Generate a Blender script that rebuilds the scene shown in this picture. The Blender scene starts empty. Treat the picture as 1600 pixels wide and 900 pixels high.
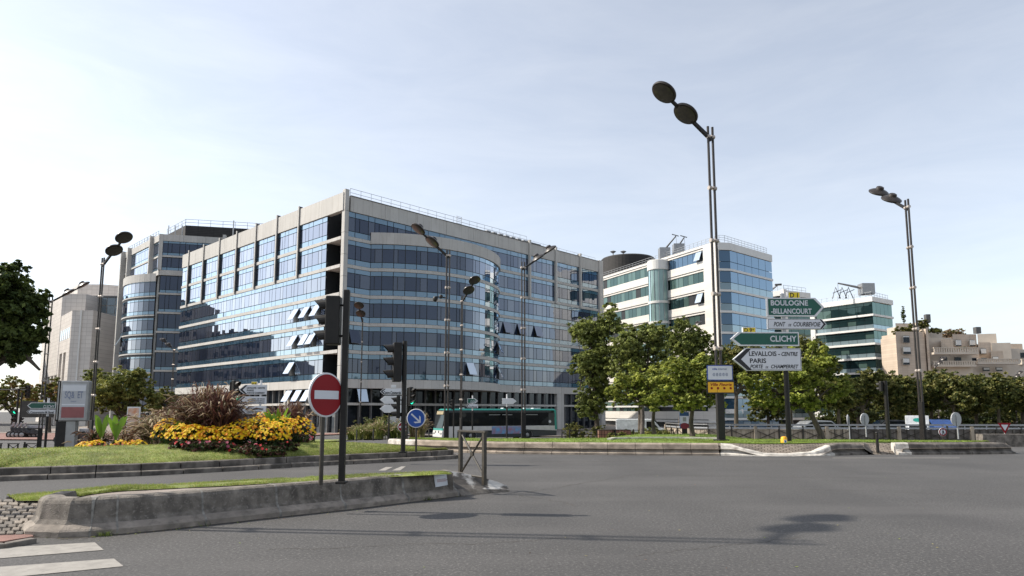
import bpy, math, random
import numpy as np
from mathutils import Vector, Matrix, noise as mnoise
R = random.Random(7)
PI = math.pi
sc = bpy.context.scene
C = sc.collection
rad = math.radians

# ------------------------------------------------------------------ camera
EYE = 1.65
PITCH = rad(6.8)
F = 1066.67
CY = 515.0
cd = bpy.data.cameras.new('camera')
cam = bpy.data.objects.new('camera', cd); C.objects.link(cam)
cam.location = (0, 0, EYE); cam.rotation_euler = (PI/2+PITCH, 0, 0)
cd.lens = 24; cd.sensor_width = 36; cd.shift_y = 65/1600
cd.clip_start = 0.1; cd.clip_end = 4000
sc.camera = cam

# ------------------------------------------------------------------ sky and sun
SUN_AZ, SUN_EL = -83.0, 42.5
w = bpy.data.worlds.new('World'); sc.world = w; w.use_nodes = True
nt = w.node_tree; nt.nodes.clear()
sky = nt.nodes.new('ShaderNodeTexSky'); sky.sky_type = 'NISHITA'; sky.sun_disc = False
sky.sun_elevation = rad(SUN_EL); sky.sun_rotation = rad(SUN_AZ)
sky.air_density = 1.0; sky.dust_density = 1.3; sky.ozone_density = 1.2; sky.altitude = 50
bg = nt.nodes.new('ShaderNodeBackground'); out = nt.nodes.new('ShaderNodeOutputWorld')
# a thin milky veil of high cloud mixed over the clear sky
tc = nt.nodes.new('ShaderNodeTexCoord')
mp = nt.nodes.new('ShaderNodeMapping'); mp.inputs['Scale'].default_value = (1.2, 1.6, 6.0)
nz = nt.nodes.new('ShaderNodeTexNoise'); nz.inputs['Scale'].default_value = 2.6; nz.inputs['Detail'].default_value = 7; nz.inputs['Roughness'].default_value = .62
nz.inputs['Distortion'].default_value = .5
mr = nt.nodes.new('ShaderNodeMapRange'); mr.inputs[1].default_value = .38; mr.inputs[2].default_value = .8; mr.inputs[3].default_value = .60; mr.inputs[4].default_value = .78
mix = nt.nodes.new('ShaderNodeMix'); mix.data_type = 'RGBA'
hs = nt.nodes.new('ShaderNodeHueSaturation'); hs.inputs['Saturation'].default_value = .28; hs.inputs['Value'].default_value = 1.12
nt.links.new(tc.outputs['Generated'], mp.inputs[0]); nt.links.new(mp.outputs[0], nz.inputs['Vector'])
nt.links.new(nz.outputs['Fac'], mr.inputs[0]); nt.links.new(mr.outputs[0], mix.inputs['Factor'])
nt.links.new(sky.outputs[0], mix.inputs['A']); nt.links.new(sky.outputs[0], hs.inputs['Color'])
ad = nt.nodes.new('ShaderNodeMix'); ad.data_type = 'RGBA'; ad.blend_type = 'ADD'; ad.inputs['Factor'].default_value = 1; ad.inputs['B'].default_value = (1.45, 1.56, 1.74, 1)
nt.links.new(hs.outputs[0], ad.inputs['A']); nt.links.new(ad.outputs['Result'], mix.inputs['B'])
nt.links.new(mix.outputs['Result'], bg.inputs[0]); bg.inputs[1].default_value = 0.115
nt.links.new(bg.outputs[0], out.inputs[0])
sd = bpy.data.lights.new('sun', 'SUN'); sun = bpy.data.objects.new('sun', sd); C.objects.link(sun)
sd.energy = 4.3; sd.angle = rad(.6); sd.color = (1, .93, .82)
sv = Vector((math.sin(rad(SUN_AZ))*math.cos(rad(SUN_EL)), math.cos(rad(SUN_AZ))*math.cos(rad(SUN_EL)), math.sin(rad(SUN_EL))))
sun.rotation_euler = sv.to_track_quat('Z', 'Y').to_euler(); sun.location = (-40, 5, 60)
sc.view_settings.view_transform = 'Standard'; sc.view_settings.look = 'None'
sc.view_settings.exposure = 0.55; sc.view_settings.gamma = 1
sc.render.engine = 'CYCLES'
sc.cycles.max_bounces = 6; sc.cycles.transparent_max_bounces = 8

# ------------------------------------------------------------------ pixel -> world helpers (photo pixels, 1600x900)
_c, _s = math.cos(PITCH), math.sin(PITCH)
def ray(px, py):
    a = (px-800)/F; b = (CY-py)/F
    return (a, _c-b*_s, _s+b*_c)
def at(px, py, Y):
    d = ray(px, py); t = Y/d[1]
    return Vector((d[0]*t, Y, EYE+d[2]*t))
def G(px, py, z=0.0):
    d = ray(px, py); t = (z-EYE)/d[2]
    return Vector((d[0]*t, d[1]*t, z))
def onf(px, py, O, D):
    d = ray(px, py)
    u = (O[0]*d[1]-O[1]*d[0])/(-(D[0]*d[1]-D[1]*d[0])); t = (O[0]*D[1]-O[1]*D[0])/(d[0]*D[1]-d[1]*D[0])
    return u, EYE+d[2]*t
def azv(a): return Vector((math.sin(rad(a)), math.cos(rad(a)), 0))

# ------------------------------------------------------------------ materials
M = {}
def _new(name):
    m = bpy.data.materials.new(name); m.use_nodes = True; M[name] = m
    return m, m.node_tree, m.node_tree.nodes['Principled BSDF']
def mat(name, col, rough=.6, metal=0, var=.15, scale=3., bump=0, bscale=40, spec=.5, col2=None, emit=0, stretch=None, detail=6, coat=0):
    m, t, p = _new(name)
    p.inputs['Roughness'].default_value = rough; p.inputs['Metallic'].default_value = metal
    p.inputs['Specular IOR Level'].default_value = spec
    p.inputs['Coat Weight'].default_value = coat
    c2 = col2 or tuple(max(0, c*(1-var*2)) for c in col)
    c1 = col if col2 else tuple(min(1, c*(1+var*.6)) for c in col)
    co = t.nodes.new('ShaderNodeTexCoord')
    vec = co.outputs['Object']
    if stretch:
        mpn = t.nodes.new('ShaderNodeMapping'); mpn.inputs['Scale'].default_value = stretch
        t.links.new(vec, mpn.inputs[0]); vec = mpn.outputs[0]
    n = t.nodes.new('ShaderNodeTexNoise'); n.inputs['Scale'].default_value = scale; n.inputs['Detail'].default_value = detail
    t.links.new(vec, n.inputs['Vector'])
    rp = t.nodes.new('ShaderNodeValToRGB'); rp.color_ramp.elements[0].position = .3; rp.color_ramp.elements[1].position = .7
    rp.color_ramp.elements[0].color = (*c2, 1); rp.color_ramp.elements[1].color = (*c1, 1)
    t.links.new(n.outputs['Fac'], rp.inputs[0]); t.links.new(rp.outputs[0], p.inputs['Base Color'])
    if bump:
        n2 = t.nodes.new('ShaderNodeTexNoise'); n2.inputs['Scale'].default_value = bscale; n2.inputs['Detail'].default_value = 4
        t.links.new(co.outputs['Object'], n2.inputs['Vector'])
        b = t.nodes.new('ShaderNodeBump'); b.inputs['Strength'].default_value = bump; b.inputs['Distance'].default_value = .02
        t.links.new(n2.outputs['Fac'], b.inputs['Height']); t.links.new(b.outputs[0], p.inputs['Normal'])
    if emit:
        p.inputs['Emission Color'].default_value = (*col, 1); p.inputs['Emission Strength'].default_value = emit
    return m
def overlay(name, col, scale, lo, hi, amt, stretch=(1, 1, 1), detail=5, mode='MIX'):
    """lay another noise-shaped colour over a material's base colour"""
    m = M[name]; t = m.node_tree; p = t.nodes['Principled BSDF']
    src = p.inputs['Base Color'].links[0].from_socket
    co = t.nodes.new('ShaderNodeTexCoord'); mpn = t.nodes.new('ShaderNodeMapping'); mpn.inputs['Scale'].default_value = stretch
    n = t.nodes.new('ShaderNodeTexNoise'); n.inputs['Scale'].default_value = scale; n.inputs['Detail'].default_value = detail
    r = t.nodes.new('ShaderNodeMapRange'); r.inputs[1].default_value = lo; r.inputs[2].default_value = hi; r.inputs[4].default_value = amt
    x = t.nodes.new('ShaderNodeMix'); x.data_type = 'RGBA'; x.blend_type = mode
    x.inputs['B'].default_value = (*col, 1)
    t.links.new(co.outputs['Object'], mpn.inputs[0]); t.links.new(mpn.outputs[0], n.inputs['Vector']); t.links.new(n.outputs['Fac'], r.inputs[0])
    t.links.new(r.outputs[0], x.inputs['Factor']); t.links.new(src, x.inputs['A']); t.links.new(x.outputs['Result'], p.inputs['Base Color'])
def panel_lines(name, cell, line, col, direction='XZ', rot=0, squash=1):
    """joint lines of cladding slabs: brick texture multiplied in"""
    m = M[name]; t = m.node_tree; p = t.nodes['Principled BSDF']
    src = p.inputs['Base Color'].links[0].from_socket
    co = t.nodes.new('ShaderNodeTexCoord')
    sep = t.nodes.new('ShaderNodeSeparateXYZ'); com = t.nodes.new('ShaderNodeCombineXYZ')
    mpn = t.nodes.new('ShaderNodeMapping'); mpn.inputs['Rotation'].default_value = (0, 0, rot)
    t.links.new(co.outputs['Object'], mpn.inputs[0]); t.links.new(mpn.outputs[0], sep.inputs[0])
    t.links.new(sep.outputs[0], com.inputs[0]); t.links.new(sep.outputs[2 if direction == 'XZ' else 1], com.inputs[1])
    b = t.nodes.new('ShaderNodeTexBrick'); b.offset = 0 if direction == 'XZ' else .5
    b.inputs['Color1'].default_value = (1, 1, 1, 1); b.inputs['Color2'].default_value = (.9, .9, .9, 1); b.inputs['Mortar'].default_value = (*col, 1)
    b.inputs['Scale'].default_value = 1; b.inputs['Brick Width'].default_value = cell[0]; b.inputs['Row Height'].default_value = cell[1]; b.inputs['Mortar Size'].default_value = line
    t.links.new(com.outputs[0], b.inputs['Vector'])
    x = t.nodes.new('ShaderNodeMix'); x.data_type = 'RGBA'; x.blend_type = 'MULTIPLY'; x.inputs['Factor'].default_value = 1
    t.links.new(src, x.inputs['A']); t.links.new(b.outputs['Color'], x.inputs['B']); t.links.new(x.outputs['Result'], p.inputs['Base Color'])
def glass(name, base, tint, ior=2.2, rough=.015, amt=1.0, wave=0.0, lo=.07, hi=.88):
    """coated facade glass: dark body behind a strong tinted reflection"""
    m = bpy.data.materials.new(name); m.use_nodes = True; M[name] = m; t = m.node_tree; t.nodes.clear()
    o = t.nodes.new('ShaderNodeOutputMaterial'); mx = t.nodes.new('ShaderNodeMixShader')
    d = t.nodes.new('ShaderNodeBsdfDiffuse'); g = t.nodes.new('ShaderNodeBsdfGlossy'); fr = t.nodes.new('ShaderNodeLayerWeight'); fr.inputs['Blend'].default_value = .5
    co = t.nodes.new('ShaderNodeTexCoord'); n = t.nodes.new('ShaderNodeTexNoise'); n.inputs['Scale'].default_value = .35; n.inputs['Detail'].default_value = 3
    t.links.new(co.outputs['Object'], n.inputs['Vector'])
    rp = t.nodes.new('ShaderNodeValToRGB'); rp.color_ramp.elements[0].color = (*[c*.75 for c in base], 1); rp.color_ramp.elements[1].color = (*[c*1.25 for c in base], 1)
    t.links.new(n.outputs['Fac'], rp.inputs[0]); t.links.new(rp.outputs[0], d.inputs['Color'])
    g.inputs['Color'].default_value = (*tint, 1); g.inputs['Roughness'].default_value = rough
    if wave:
        n2 = t.nodes.new('ShaderNodeTexNoise'); n2.inputs['Scale'].default_value = .5; n2.inputs['Detail'].default_value = 1
        t.links.new(co.outputs['Object'], n2.inputs['Vector'])
        b = t.nodes.new('ShaderNodeBump'); b.inputs['Strength'].default_value = 1; b.inputs['Distance'].default_value = wave
        t.links.new(n2.outputs['Fac'], b.inputs['Height']); t.links.new(b.outputs[0], g.inputs['Normal'])
    ml = t.nodes.new('ShaderNodeMapRange'); ml.inputs[1].default_value = .26; ml.inputs[2].default_value = .72; ml.inputs[3].default_value = lo; ml.inputs[4].default_value = hi
    t.links.new(fr.outputs['Facing'], ml.inputs[0]); t.links.new(ml.outputs[0], mx.inputs[0])
    t.links.new(d.outputs[0], mx.inputs[1]); t.links.new(g.outputs[0], mx.inputs[2]); t.links.new(mx.outputs[0], o.inputs[0])
    return m
def leafmat(name, col, trans=.35, rough=.55, var=.3):
    m, t, p = _new(name)
    p.inputs['Roughness'].default_value = rough; p.inputs['Specular IOR Level'].default_value = .3
    co = t.nodes.new('ShaderNodeTexCoord'); n = t.nodes.new('ShaderNodeTexNoise'); n.inputs['Scale'].default_value = 1.3; n.inputs['Detail'].default_value = 5
    t.links.new(co.outputs['Object'], n.inputs['Vector'])
    rp = t.nodes.new('ShaderNodeValToRGB'); rp.color_ramp.elements[0].position = .35; rp.color_ramp.elements[1].position = .65
    rp.color_ramp.elements[0].color = (*[c*(1-var) for c in col], 1); rp.color_ramp.elements[1].color = (*[min(1, c*(1+var)) for c in col], 1)
    t.links.new(n.outputs['Fac'], rp.inputs[0]); t.links.new(rp.outputs[0], p.inputs['Base Color'])
    tr = t.nodes.new('ShaderNodeBsdfTranslucent'); t.links.new(rp.outputs[0], tr.inputs[0])
    mx = t.nodes.new('ShaderNodeMixShader'); mx.inputs[0].default_value = trans
    o = t.nodes['Material Output']
    t.links.new(p.outputs[0], mx.inputs[1]); t.links.new(tr.outputs[0], mx.inputs[2]); t.links.new(mx.outputs[0], o.inputs[0])
    return m

mat('asphalt', (.066, .063, .061), .82, var=.10, scale=.5, bump=.5, bscale=90)
overlay('asphalt', (.23, .22, .205), 30, .54, .70, .55, detail=4)
overlay('asphalt', (.016, .015, .015), 23, .53, .68, .6, detail=4)
overlay('asphalt', (.045, .043, .042), .35, .47, .68, .62, (1, .35, 1), 8)
overlay('asphalt', (.11, .104, .10), .22, .52, .7, .4, (.5, 2.2, 1), 9)
mat('ground', (.12, .12, .09), .9, scale=.2)
mat('paving', (.25, .21, .18), .85, scale=2, bump=.3)
mat('red_paving', (.24, .125, .10), .85, scale=3, bump=.4, var=.2)
mat('concrete', (.20, .175, .148), .9, scale=6, var=.28, bump=.8, bscale=60, detail=10)
overlay('concrete', (.05, .043, .036), 5, .48, .68, .7, (1, 1, .5), 10)
overlay('concrete', (.30, .27, .235), 30, .55, .75, .6, (1, 1, 1), 5)
mat('concrete_foot', (.29, .25, .21), .9, scale=5, var=.2, bump=.7, bscale=60, detail=10)
overlay('concrete_foot', (.09, .075, .062), 9, .5, .72, .6, (1, 1, 1.4), 8)
mat('plaster', (.10, .09, .082), .9, scale=5, var=.2, bump=.5)
overlay('plaster', (.50, .49, .47), 3.2, .5, .58, .85, (1, 1, 1), 9)
mat('mortar', (.26, .245, .22), .9, scale=12, var=.3, bump=.6)
mat('beige_concrete', (.40, .33, .26), .9, scale=3, var=.2, bump=.5, bscale=40, detail=9)
overlay('beige_concrete', (.17, .135, .105), 2.2, .45, .68, .75, (1, 1, 2), 10)
mat('white_kerb', (.60, .56, .50), .85, scale=6, var=.14, bump=.6)
overlay('white_kerb', (.2, .17, .14), 4, .5, .66, .7, (1, 1, 1.5), 9)
mat('sett', (.21, .175, .14), .8, scale=6, var=.3, bump=.5)
mat('sett_dark', (.14, .12, .10), .8, scale=6, var=.3, bump=.5)
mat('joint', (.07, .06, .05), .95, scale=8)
mat('kerb_stone', (.20, .175, .15), .85, scale=4, var=.3, bump=.5, bscale=50)
overlay('kerb_stone', (.05, .042, .035), 3, .45, .62, .8, (1, 1, .6), 8)
mat('soil', (.05, .035, .025), .95, scale=4, bump=.5)
mat('road_paint', (.30, .28, .25), .75, scale=7, var=.12, bump=.25, bscale=90)
overlay('road_paint', (.15, .14, .13), 14, .56, .74, .75, (1, 1, 1), 9)
mat('lawn', (.21, .25, .055), .9, scale=1.4, var=.3, bump=.8, bscale=90, detail=10)
overlay('lawn', (.30, .28, .10), 2.6, .5, .72, .55, (1, 1, 1), 8)
overlay('lawn', (.11, .15, .035), 9, .5, .7, .5, (1, 1, 1), 6)
mat('lawn_bright', (.18, .27, .035), .9, scale=1.4, var=.25, bump=.8, bscale=90, detail=10)
overlay('lawn_bright', (.065, .12, .015), 5, .5, .7, .6, (1, 1, 1), 8)
leafmat('blade', (.20, .26, .05), .4); leafmat('blade_dry', (.36, .32, .13), .4)
mat('beige_panel', (.49, .475, .445), .7, scale=.5, var=.04)
panel_lines('beige_panel', (1.05, 60), .02, (.72, .71, .69)); overlay('beige_panel', (.30, .275, .24), 1.2, .52, .72, .35, (2.5, 2.5, .35), 7)
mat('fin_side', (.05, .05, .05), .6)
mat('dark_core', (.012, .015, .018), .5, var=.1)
mat('dark_louvre', (.03, .027, .026), .7, scale=1); panel_lines('dark_louvre', (3, .35), .06, (.3, .3, .3))
glass('spandrel', (.050, .11, .17), (.62, .76, .87), rough=.03, wave=.0015, lo=.15, hi=.80)
glass('vision', (.018, .028, .055), (.66, .72, .84), wave=.002, lo=.06, hi=.80)
glass('vision_pale', (.030, .042, .072), (.72, .77, .86), wave=.002, lo=.08, hi=.82)
glass('vision_dark', (.008, .010, .014), (.7, .8, .9), rough=.012, wave=.002, lo=.03, hi=.4)
glass('spandrel_dark', (.03, .07, .075), (.55, .78, .8), 1.9, .03, 1, .001)
glass('open_pane', (.30, .40, .50), (.9, .95, 1.0), rough=.05, lo=.4, hi=.9)
glass('blue_glass', (.018, .045, .085), (.48, .66, .84), rough=.02, wave=.002, lo=.12, hi=.6)
glass('blue_spandrel', (.16, .21, .23), (.7, .9, 1.0), rough=.05, lo=.08, hi=.5)
glass('green_glass', (.012, .026, .028), (.6, .85, .8), rough=.02, wave=.002, lo=.05, hi=.32)
glass('green_lit', (.055, .09, .08), (.7, .95, .9), rough=.02, wave=.002, lo=.05, hi=.32)
glass('mirror_glass', (.10, .13, .15), (.85, .92, 1), 2.3, .015, 1, .004)
glass('tower_glass', (.20, .29, .28), (.75, .95, .95), 1.7, .06, 1, 0)
glass('bus_glass', (.012, .013, .014), (.8, .9, .9), rough=.02, lo=.02, hi=.16)
mat('white_clad', (.70, .665, .61), .5, scale=.5, var=.03); panel_lines('white_clad', (2.4, .8), .012, (.72, .71, .7))
mat('white_slab', (.66, .65, .62), .5, scale=.5, var=.04)
mat('stone_clad', (.64, .59, .54), .6, scale=.4, var=.04); panel_lines('stone_clad', (1.3, .9), .03, (.62, .6, .58))
mat('stone_beige', (.57, .47, .375), .8, scale=.4, var=.07); panel_lines('stone_beige', (1.1, .55), .03, (.78, .76, .74))
mat('side_wall', (.20, .175, .155), .8, scale=.5, var=.1)
mat('stone_pale', (.56, .49, .41), .8, scale=.5, var=.06)
mat('window_frame', (.10, .10, .10), .5, var=.1)
mat('blind', (.62, .62, .60), .7, var=.05)
mat('steel', (.33, .33, .33), .4, .7, var=.1)
mat('rail_metal', (.38, .39, .40), .45, .4, var=.1)
mat('black_metal', (.013, .011, .009), .5, 0, var=.2, scale=6, spec=.35)
mat('brown_metal', (.045, .037, .026), .45, 0, var=.25, scale=9)
mat('tube_metal', (.040, .032, .027), .36, .1, var=.25, scale=5)
mat('clamp_metal', (.46, .40, .35), .4, .3, var=.1)
mat('lamp_lens', (.035, .030, .018), .3, 0, var=.3, scale=7, coat=.5)
mat('sign_white', (.62, .63, .66), .4, var=.03)
mat('sign_edge', (.66, .66, .67), .45, var=.05)
mat('sign_green', (.0, .085, .055), .4, var=.06)
mat('sign_black', (.014, .014, .016), .5, var=.1)
mat('sign_yellow', (.80, .60, .02), .45, var=.05)
mat('sign_orange', (.80, .42, .01), .45, var=.05)
mat('sign_blue', (.01, .07, .33), .4, var=.06)
mat('sign_red', (.25, .005, .010), .5, spec=.25, var=.08, scale=2)
mat('sign_back', (.40, .41, .40), .5, .2, var=.08)
mat('grey_text', (.22, .25, .34), .6)
mat('sign_navy', (.02, .06, .30), .5)
mat('green_lamp', (.02, .75, .42), .3, emit=2.2, var=.05)
mat('dim_lens', (.05, .03, .02), .3, var=.2)
mat('bus_white', (.62, .60, .57), .35, var=.05, coat=.3)
mat('bus_teal', (.015, .27, .22), .35, var=.06, coat=.4)
mat('bus_dark', (.035, .04, .045), .4, var=.1)
mat('rubber', (.02, .02, .02), .8, var=.2)
mat('bus_inside', (.022, .027, .02), .7, scale=1.2, var=.6)
mat('amber_display', (.30, .24, .14), .5, emit=.15)
mat('ad_blue', (.12, .36, .60), .5, col2=(.35, .16, .22), scale=2.5, detail=3)
mat('poster_grey', (.42, .43, .46), .3, var=.06, coat=.5)
mat('poster_red', (.27, .085, .085), .4, var=.1)
mat('poster_mix', (.60, .57, .52), .5, col2=(.55, .22, .10), scale=5, detail=4)
mat('panel_navy', (.02, .07, .16), .5, var=.1)
mat('panel_maroon', (.20, .02, .03), .5, var=.1)
mat('bollard_yellow', (.85, .42, .01), .5, var=.08)
mat('bark', (.10, .078, .058), .9, scale=6, var=.35, bump=.8, bscale=25, stretch=(1, 1, .3))
mat('bark_grey', (.15, .125, .10), .9, scale=6, var=.35, bump=.8, bscale=25)
mat('wood_box', (.20, .11, .07), .8, var=.15)
mat('wall_plank', (.43, .36, .27), .85, scale=2, var=.2); overlay('wall_plank', (.17, .14, .11), 2, .45, .7, .7, (3, 3, .3), 8)
mat('wall_grey', (.17, .15, .13), .85, scale=2, var=.25); overlay('wall_grey', (.30, .27, .23), 2, .55, .7, .5, (3, 3, .3), 8)
mat('car_blue', (.02, .06, .2), .3, coat=.6); mat('car_grey', (.25, .26, .27), .3, coat=.6); mat('van_white', (.62, .64, .66), .35, coat=.4)
mat('moto', (.05, .05, .055), .35, var=.5, scale=4); mat('moto_pale', (.40, .40, .42), .35); mat('moto_red', (.30, .02, .02), .35)
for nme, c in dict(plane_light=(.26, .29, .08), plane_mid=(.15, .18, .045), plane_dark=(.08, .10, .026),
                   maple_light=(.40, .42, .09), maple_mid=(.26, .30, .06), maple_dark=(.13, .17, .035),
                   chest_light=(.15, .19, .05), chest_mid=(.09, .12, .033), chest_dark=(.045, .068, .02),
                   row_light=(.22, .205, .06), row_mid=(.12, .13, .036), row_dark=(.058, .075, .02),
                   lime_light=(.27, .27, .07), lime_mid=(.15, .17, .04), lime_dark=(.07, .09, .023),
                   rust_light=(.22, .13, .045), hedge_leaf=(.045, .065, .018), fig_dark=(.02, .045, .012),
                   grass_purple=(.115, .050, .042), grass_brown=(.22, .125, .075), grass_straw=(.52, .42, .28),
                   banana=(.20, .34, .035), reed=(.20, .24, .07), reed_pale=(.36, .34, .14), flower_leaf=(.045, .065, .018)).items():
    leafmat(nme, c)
leafmat('petal_yellow', (.85, .60, .012), .25, var=.15); leafmat('petal_orange', (.70, .26, .004), .25, var=.15)
leafmat('petal_red', (.50, .012, .02), .25, var=.2); leafmat('petal_pink', (.45, .10, .16), .25, var=.2)
leafmat('begonia_leaf', (.09, .035, .025), .2)

# ------------------------------------------------------------------ object helpers
def tag(o, label=None, cat=None, group=None, kind=None):
    if label: o['label'] = label
    if cat: o['category'] = cat
    if group: o['group'] = group
    if kind: o['kind'] = kind
    return o
def thing(name, label, cat, loc=(0, 0, 0), rz=0, group=None, scale=None):
    o = bpy.data.objects.new(name, None); C.objects.link(o)
    o.location = loc; o.rotation_euler = (0, 0, rz); o.empty_display_size = .3
    if scale: o.scale = (scale,)*3
    return tag(o, label, cat, group)
def copy_tree(o, parent=None):
    c = o.copy(); C.objects.link(c); c.parent = parent
    for ch in [x for x in C.objects if x.parent == o]:
        copy_tree(ch, c)
    return c
class MB:
    def __init__(s): s.v = []; s.f = []; s.m = []
    def face(s, pts, m):
        i = len(s.v); s.v += [tuple(p) for p in pts]; s.f.append(tuple(range(i, i+len(pts)))); s.m.append(m)
    def hexa(s, P, m):
        """8 corners: bottom 4 (ccw), top 4"""
        i = len(s.v); s.v += [tuple(p) for p in P]
        for q in ((0, 3, 2, 1), (4, 5, 6, 7), (0, 1, 5, 4), (1, 2, 6, 5), (2, 3, 7, 6), (3, 0, 4, 7)):
            s.f.append(tuple(i+k for k in q)); s.m.append(m)
    def box(s, c, sz, m, rz=0, rx=0, ry=0):
        Mx = Matrix.Rotation(rz, 3, 'Z') @ Matrix.Rotation(ry, 3, 'Y') @ Matrix.Rotation(rx, 3, 'X')
        x, y, z = (k/2 for k in sz); c = Vector(c)
        s.hexa([c+Mx @ Vector(p) for p in ((-x, -y, -z), (x, -y, -z), (x, y, -z), (-x, y, -z), (-x, -y, z), (x, -y, z), (x, y, z), (-x, y, z))], m)
    def fbox(s, O, d, n, u0, u1, z0, z1, o0, o1, m):
        P = []
        for z in (z0, z1):
            for (u, o) in ((u0, o1), (u1, o1), (u1, o0), (u0, o0)):
                q = O+d*u+n*o; P.append((q.x, q.y, z))
        s.hexa(P, m)
    def tube(s, pts, rr, m, seg=8, cap=True):
        pts = [Vector(p) for p in pts]
        if not hasattr(rr, '__len__'): rr = [rr]*len(pts)
        base = len(s.v); prev = None
        for k, p in enumerate(pts):
            a = pts[min(k+1, len(pts)-1)]-pts[max(k-1, 0)]
            a = a.normalized() if a.length > 1e-9 else Vector((0, 0, 1))
            if prev is None: x = a.orthogonal().normalized()
            else: x = (prev-a*prev.dot(a)).normalized()
            prev = x; y = a.cross(x)
            for j in range(seg):
                t = 2*PI*j/seg; q = p+(x*math.cos(t)+y*math.sin(t))*rr[k]; s.v.append(tuple(q))
        for k in range(len(pts)-1):
            for j in range(seg):
                j2 = (j+1) % seg
                s.f.append((base+k*seg+j, base+k*seg+j2, base+(k+1)*seg+j2, base+(k+1)*seg+j)); s.m.append(m)
        if cap:
            s.f.append(tuple(base+j for j in reversed(range(seg)))); s.m.append(m)
            s.f.append(tuple(base+(len(pts)-1)*seg+j for j in range(seg))); s.m.append(m)
    def lathe(s, prof, m, seg=24, c=(0, 0, 0), Mx=None):
        base = len(s.v); c = Vector(c); Mx = Mx or Matrix.Identity(3)
        for (r, z) in prof:
            for j in range(seg):
                t = 2*PI*j/seg; s.v.append(tuple(c+Mx @ Vector((r*math.cos(t), r*math.sin(t), z))))
        for k in range(len(prof)-1):
            for j in range(seg):
                j2 = (j+1) % seg
                s.f.append((base+k*seg+j, base+k*seg+j2, base+(k+1)*seg+j2, base+(k+1)*seg+j)); s.m.append(m)
        s.f.append(tuple(base+j for j in reversed(range(seg)))); s.m.append(m)
        s.f.append(tuple(base+(len(prof)-1)*seg+j for j in range(seg))); s.m.append(m)
    def ext(s, poly, vec, m):
        poly = [Vector(p) for p in poly]; vec = Vector(vec); n = len(poly); i = len(s.v)
        s.v += [tuple(p) for p in poly]+[tuple(p+vec) for p in poly]
        s.f.append(tuple(i+k for k in reversed(range(n)))); s.m.append(m)
        s.f.append(tuple(i+n+k for k in range(n))); s.m.append(m)
        for k in range(n):
            k2 = (k+1) % n; s.f.append((i+k, i+k2, i+n+k2, i+n+k)); s.m.append(m)
    def prism(s, poly, z0, z1, m): s.ext([(p[0], p[1], z0) for p in poly], (0, 0, z1-z0), m)
    def add(s, o): 
        i = len(s.v); s.v += o.v; s.f += [tuple(k+i for k in f) for f in o.f]; s.m += o.m
    def build(s, name, parent=None, origin=None, loc=None, smooth=False, fix=True, bevel=0):
        me = bpy.data.meshes.new(name)
        v = s.v
        if origin is not None: v = [(p[0]-origin[0], p[1]-origin[1], p[2]-origin[2]) for p in v]
        me.from_pydata(v, [], s.f)
        names = []
        for m in s.m:
            if m not in names: names.append(m)
        for n_ in names: me.materials.append(M[n_])
        ix = {n_: k for k, n_ in enumerate(names)}
        me.polygons.foreach_set('material_index', [ix[m] for m in s.m])
        if fix:
            import bmesh
            b = bmesh.new(); b.from_mesh(me); bmesh.ops.recalc_face_normals(b, faces=b.faces); b.to_mesh(me); b.free()
        if smooth:
            me.polygons.foreach_set('use_smooth', [True]*len(me.polygons))
            try: me.set_sharp_from_angle(angle=rad(40))
            except Exception: pass
        me.update()
        o = bpy.data.objects.new(name, me); C.objects.link(o)
        if parent is not None: o.parent = parent
        if loc is not None: o.location = loc
        elif origin is not None and parent is None: o.location = origin
        if bevel:
            bm_ = o.modifiers.new('bevel', 'BEVEL'); bm_.width = bevel; bm_.segments = 2; bm_.limit_method = 'ANGLE'
        return o
def structure(mb, name, **k):
    o = mb.build(name, **k); o['kind'] = 'structure'; return o
def lettering(items, name='lettering', parent=None, depth=.004):
    """items: (text, x, z, height, width or None, align, shear, material, y) on a panel facing -Y"""
    mb = MB()
    for (txt, x, z, h, wd, al, shear, m_, y) in items:
        cu = bpy.data.curves.new('t', 'FONT'); cu.body = txt; cu.size = 1; cu.shear = shear; cu.offset = .022; cu.resolution_u = 3
        ob = bpy.data.objects.new('t', cu); C.objects.link(ob)
        dg = bpy.context.evaluated_depsgraph_get(); dg.update()
        me = bpy.data.meshes.new_from_object(ob.evaluated_get(dg))
        xs = [v.co.x for v in me.vertices]; 
        if xs:
            x0, x1 = min(xs), max(xs); k = h/.70; kx = (wd/(x1-x0)) if wd else k
            W = (x1-x0)*kx; xo = x if al == 'L' else (x-W if al == 'R' else x-W/2)
            i = len(mb.v)
            mb.v += [(xo+(v.co.x-x0)*kx, y, z+v.co.y*k) for v in me.vertices]
            for p in me.polygons: mb.f.append(tuple(i+q for q in p.vertices)); mb.m.append(m_)
        bpy.data.objects.remove(ob); bpy.data.curves.remove(cu); bpy.data.meshes.remove(me)
    return mb.build(name, parent=parent, fix=False)

def smooth01(a, b, x):
    t = min(1, max(0, (x-a)/(b-a))); return t*t*(3-2*t)
def gz(x, y):
    prof = [(-400, 0), (30, 0), (42, -.15), (50, -.42), (64, -1.1), (90, -1.65), (3000, -1.65)]
    for (a, za), (b, zb) in zip(prof, prof[1:]):
        if y <= b: zc = za+(zb-za)*(y-a)/(b-a); break
    zl = -.78*smooth01(26, 40, y)
    wl = smooth01(-9, -18, x) if y > 20 else 0
    wl *= 1-smooth01(60, 110, y)
    return zc*(1-wl)+zl*wl

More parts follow.
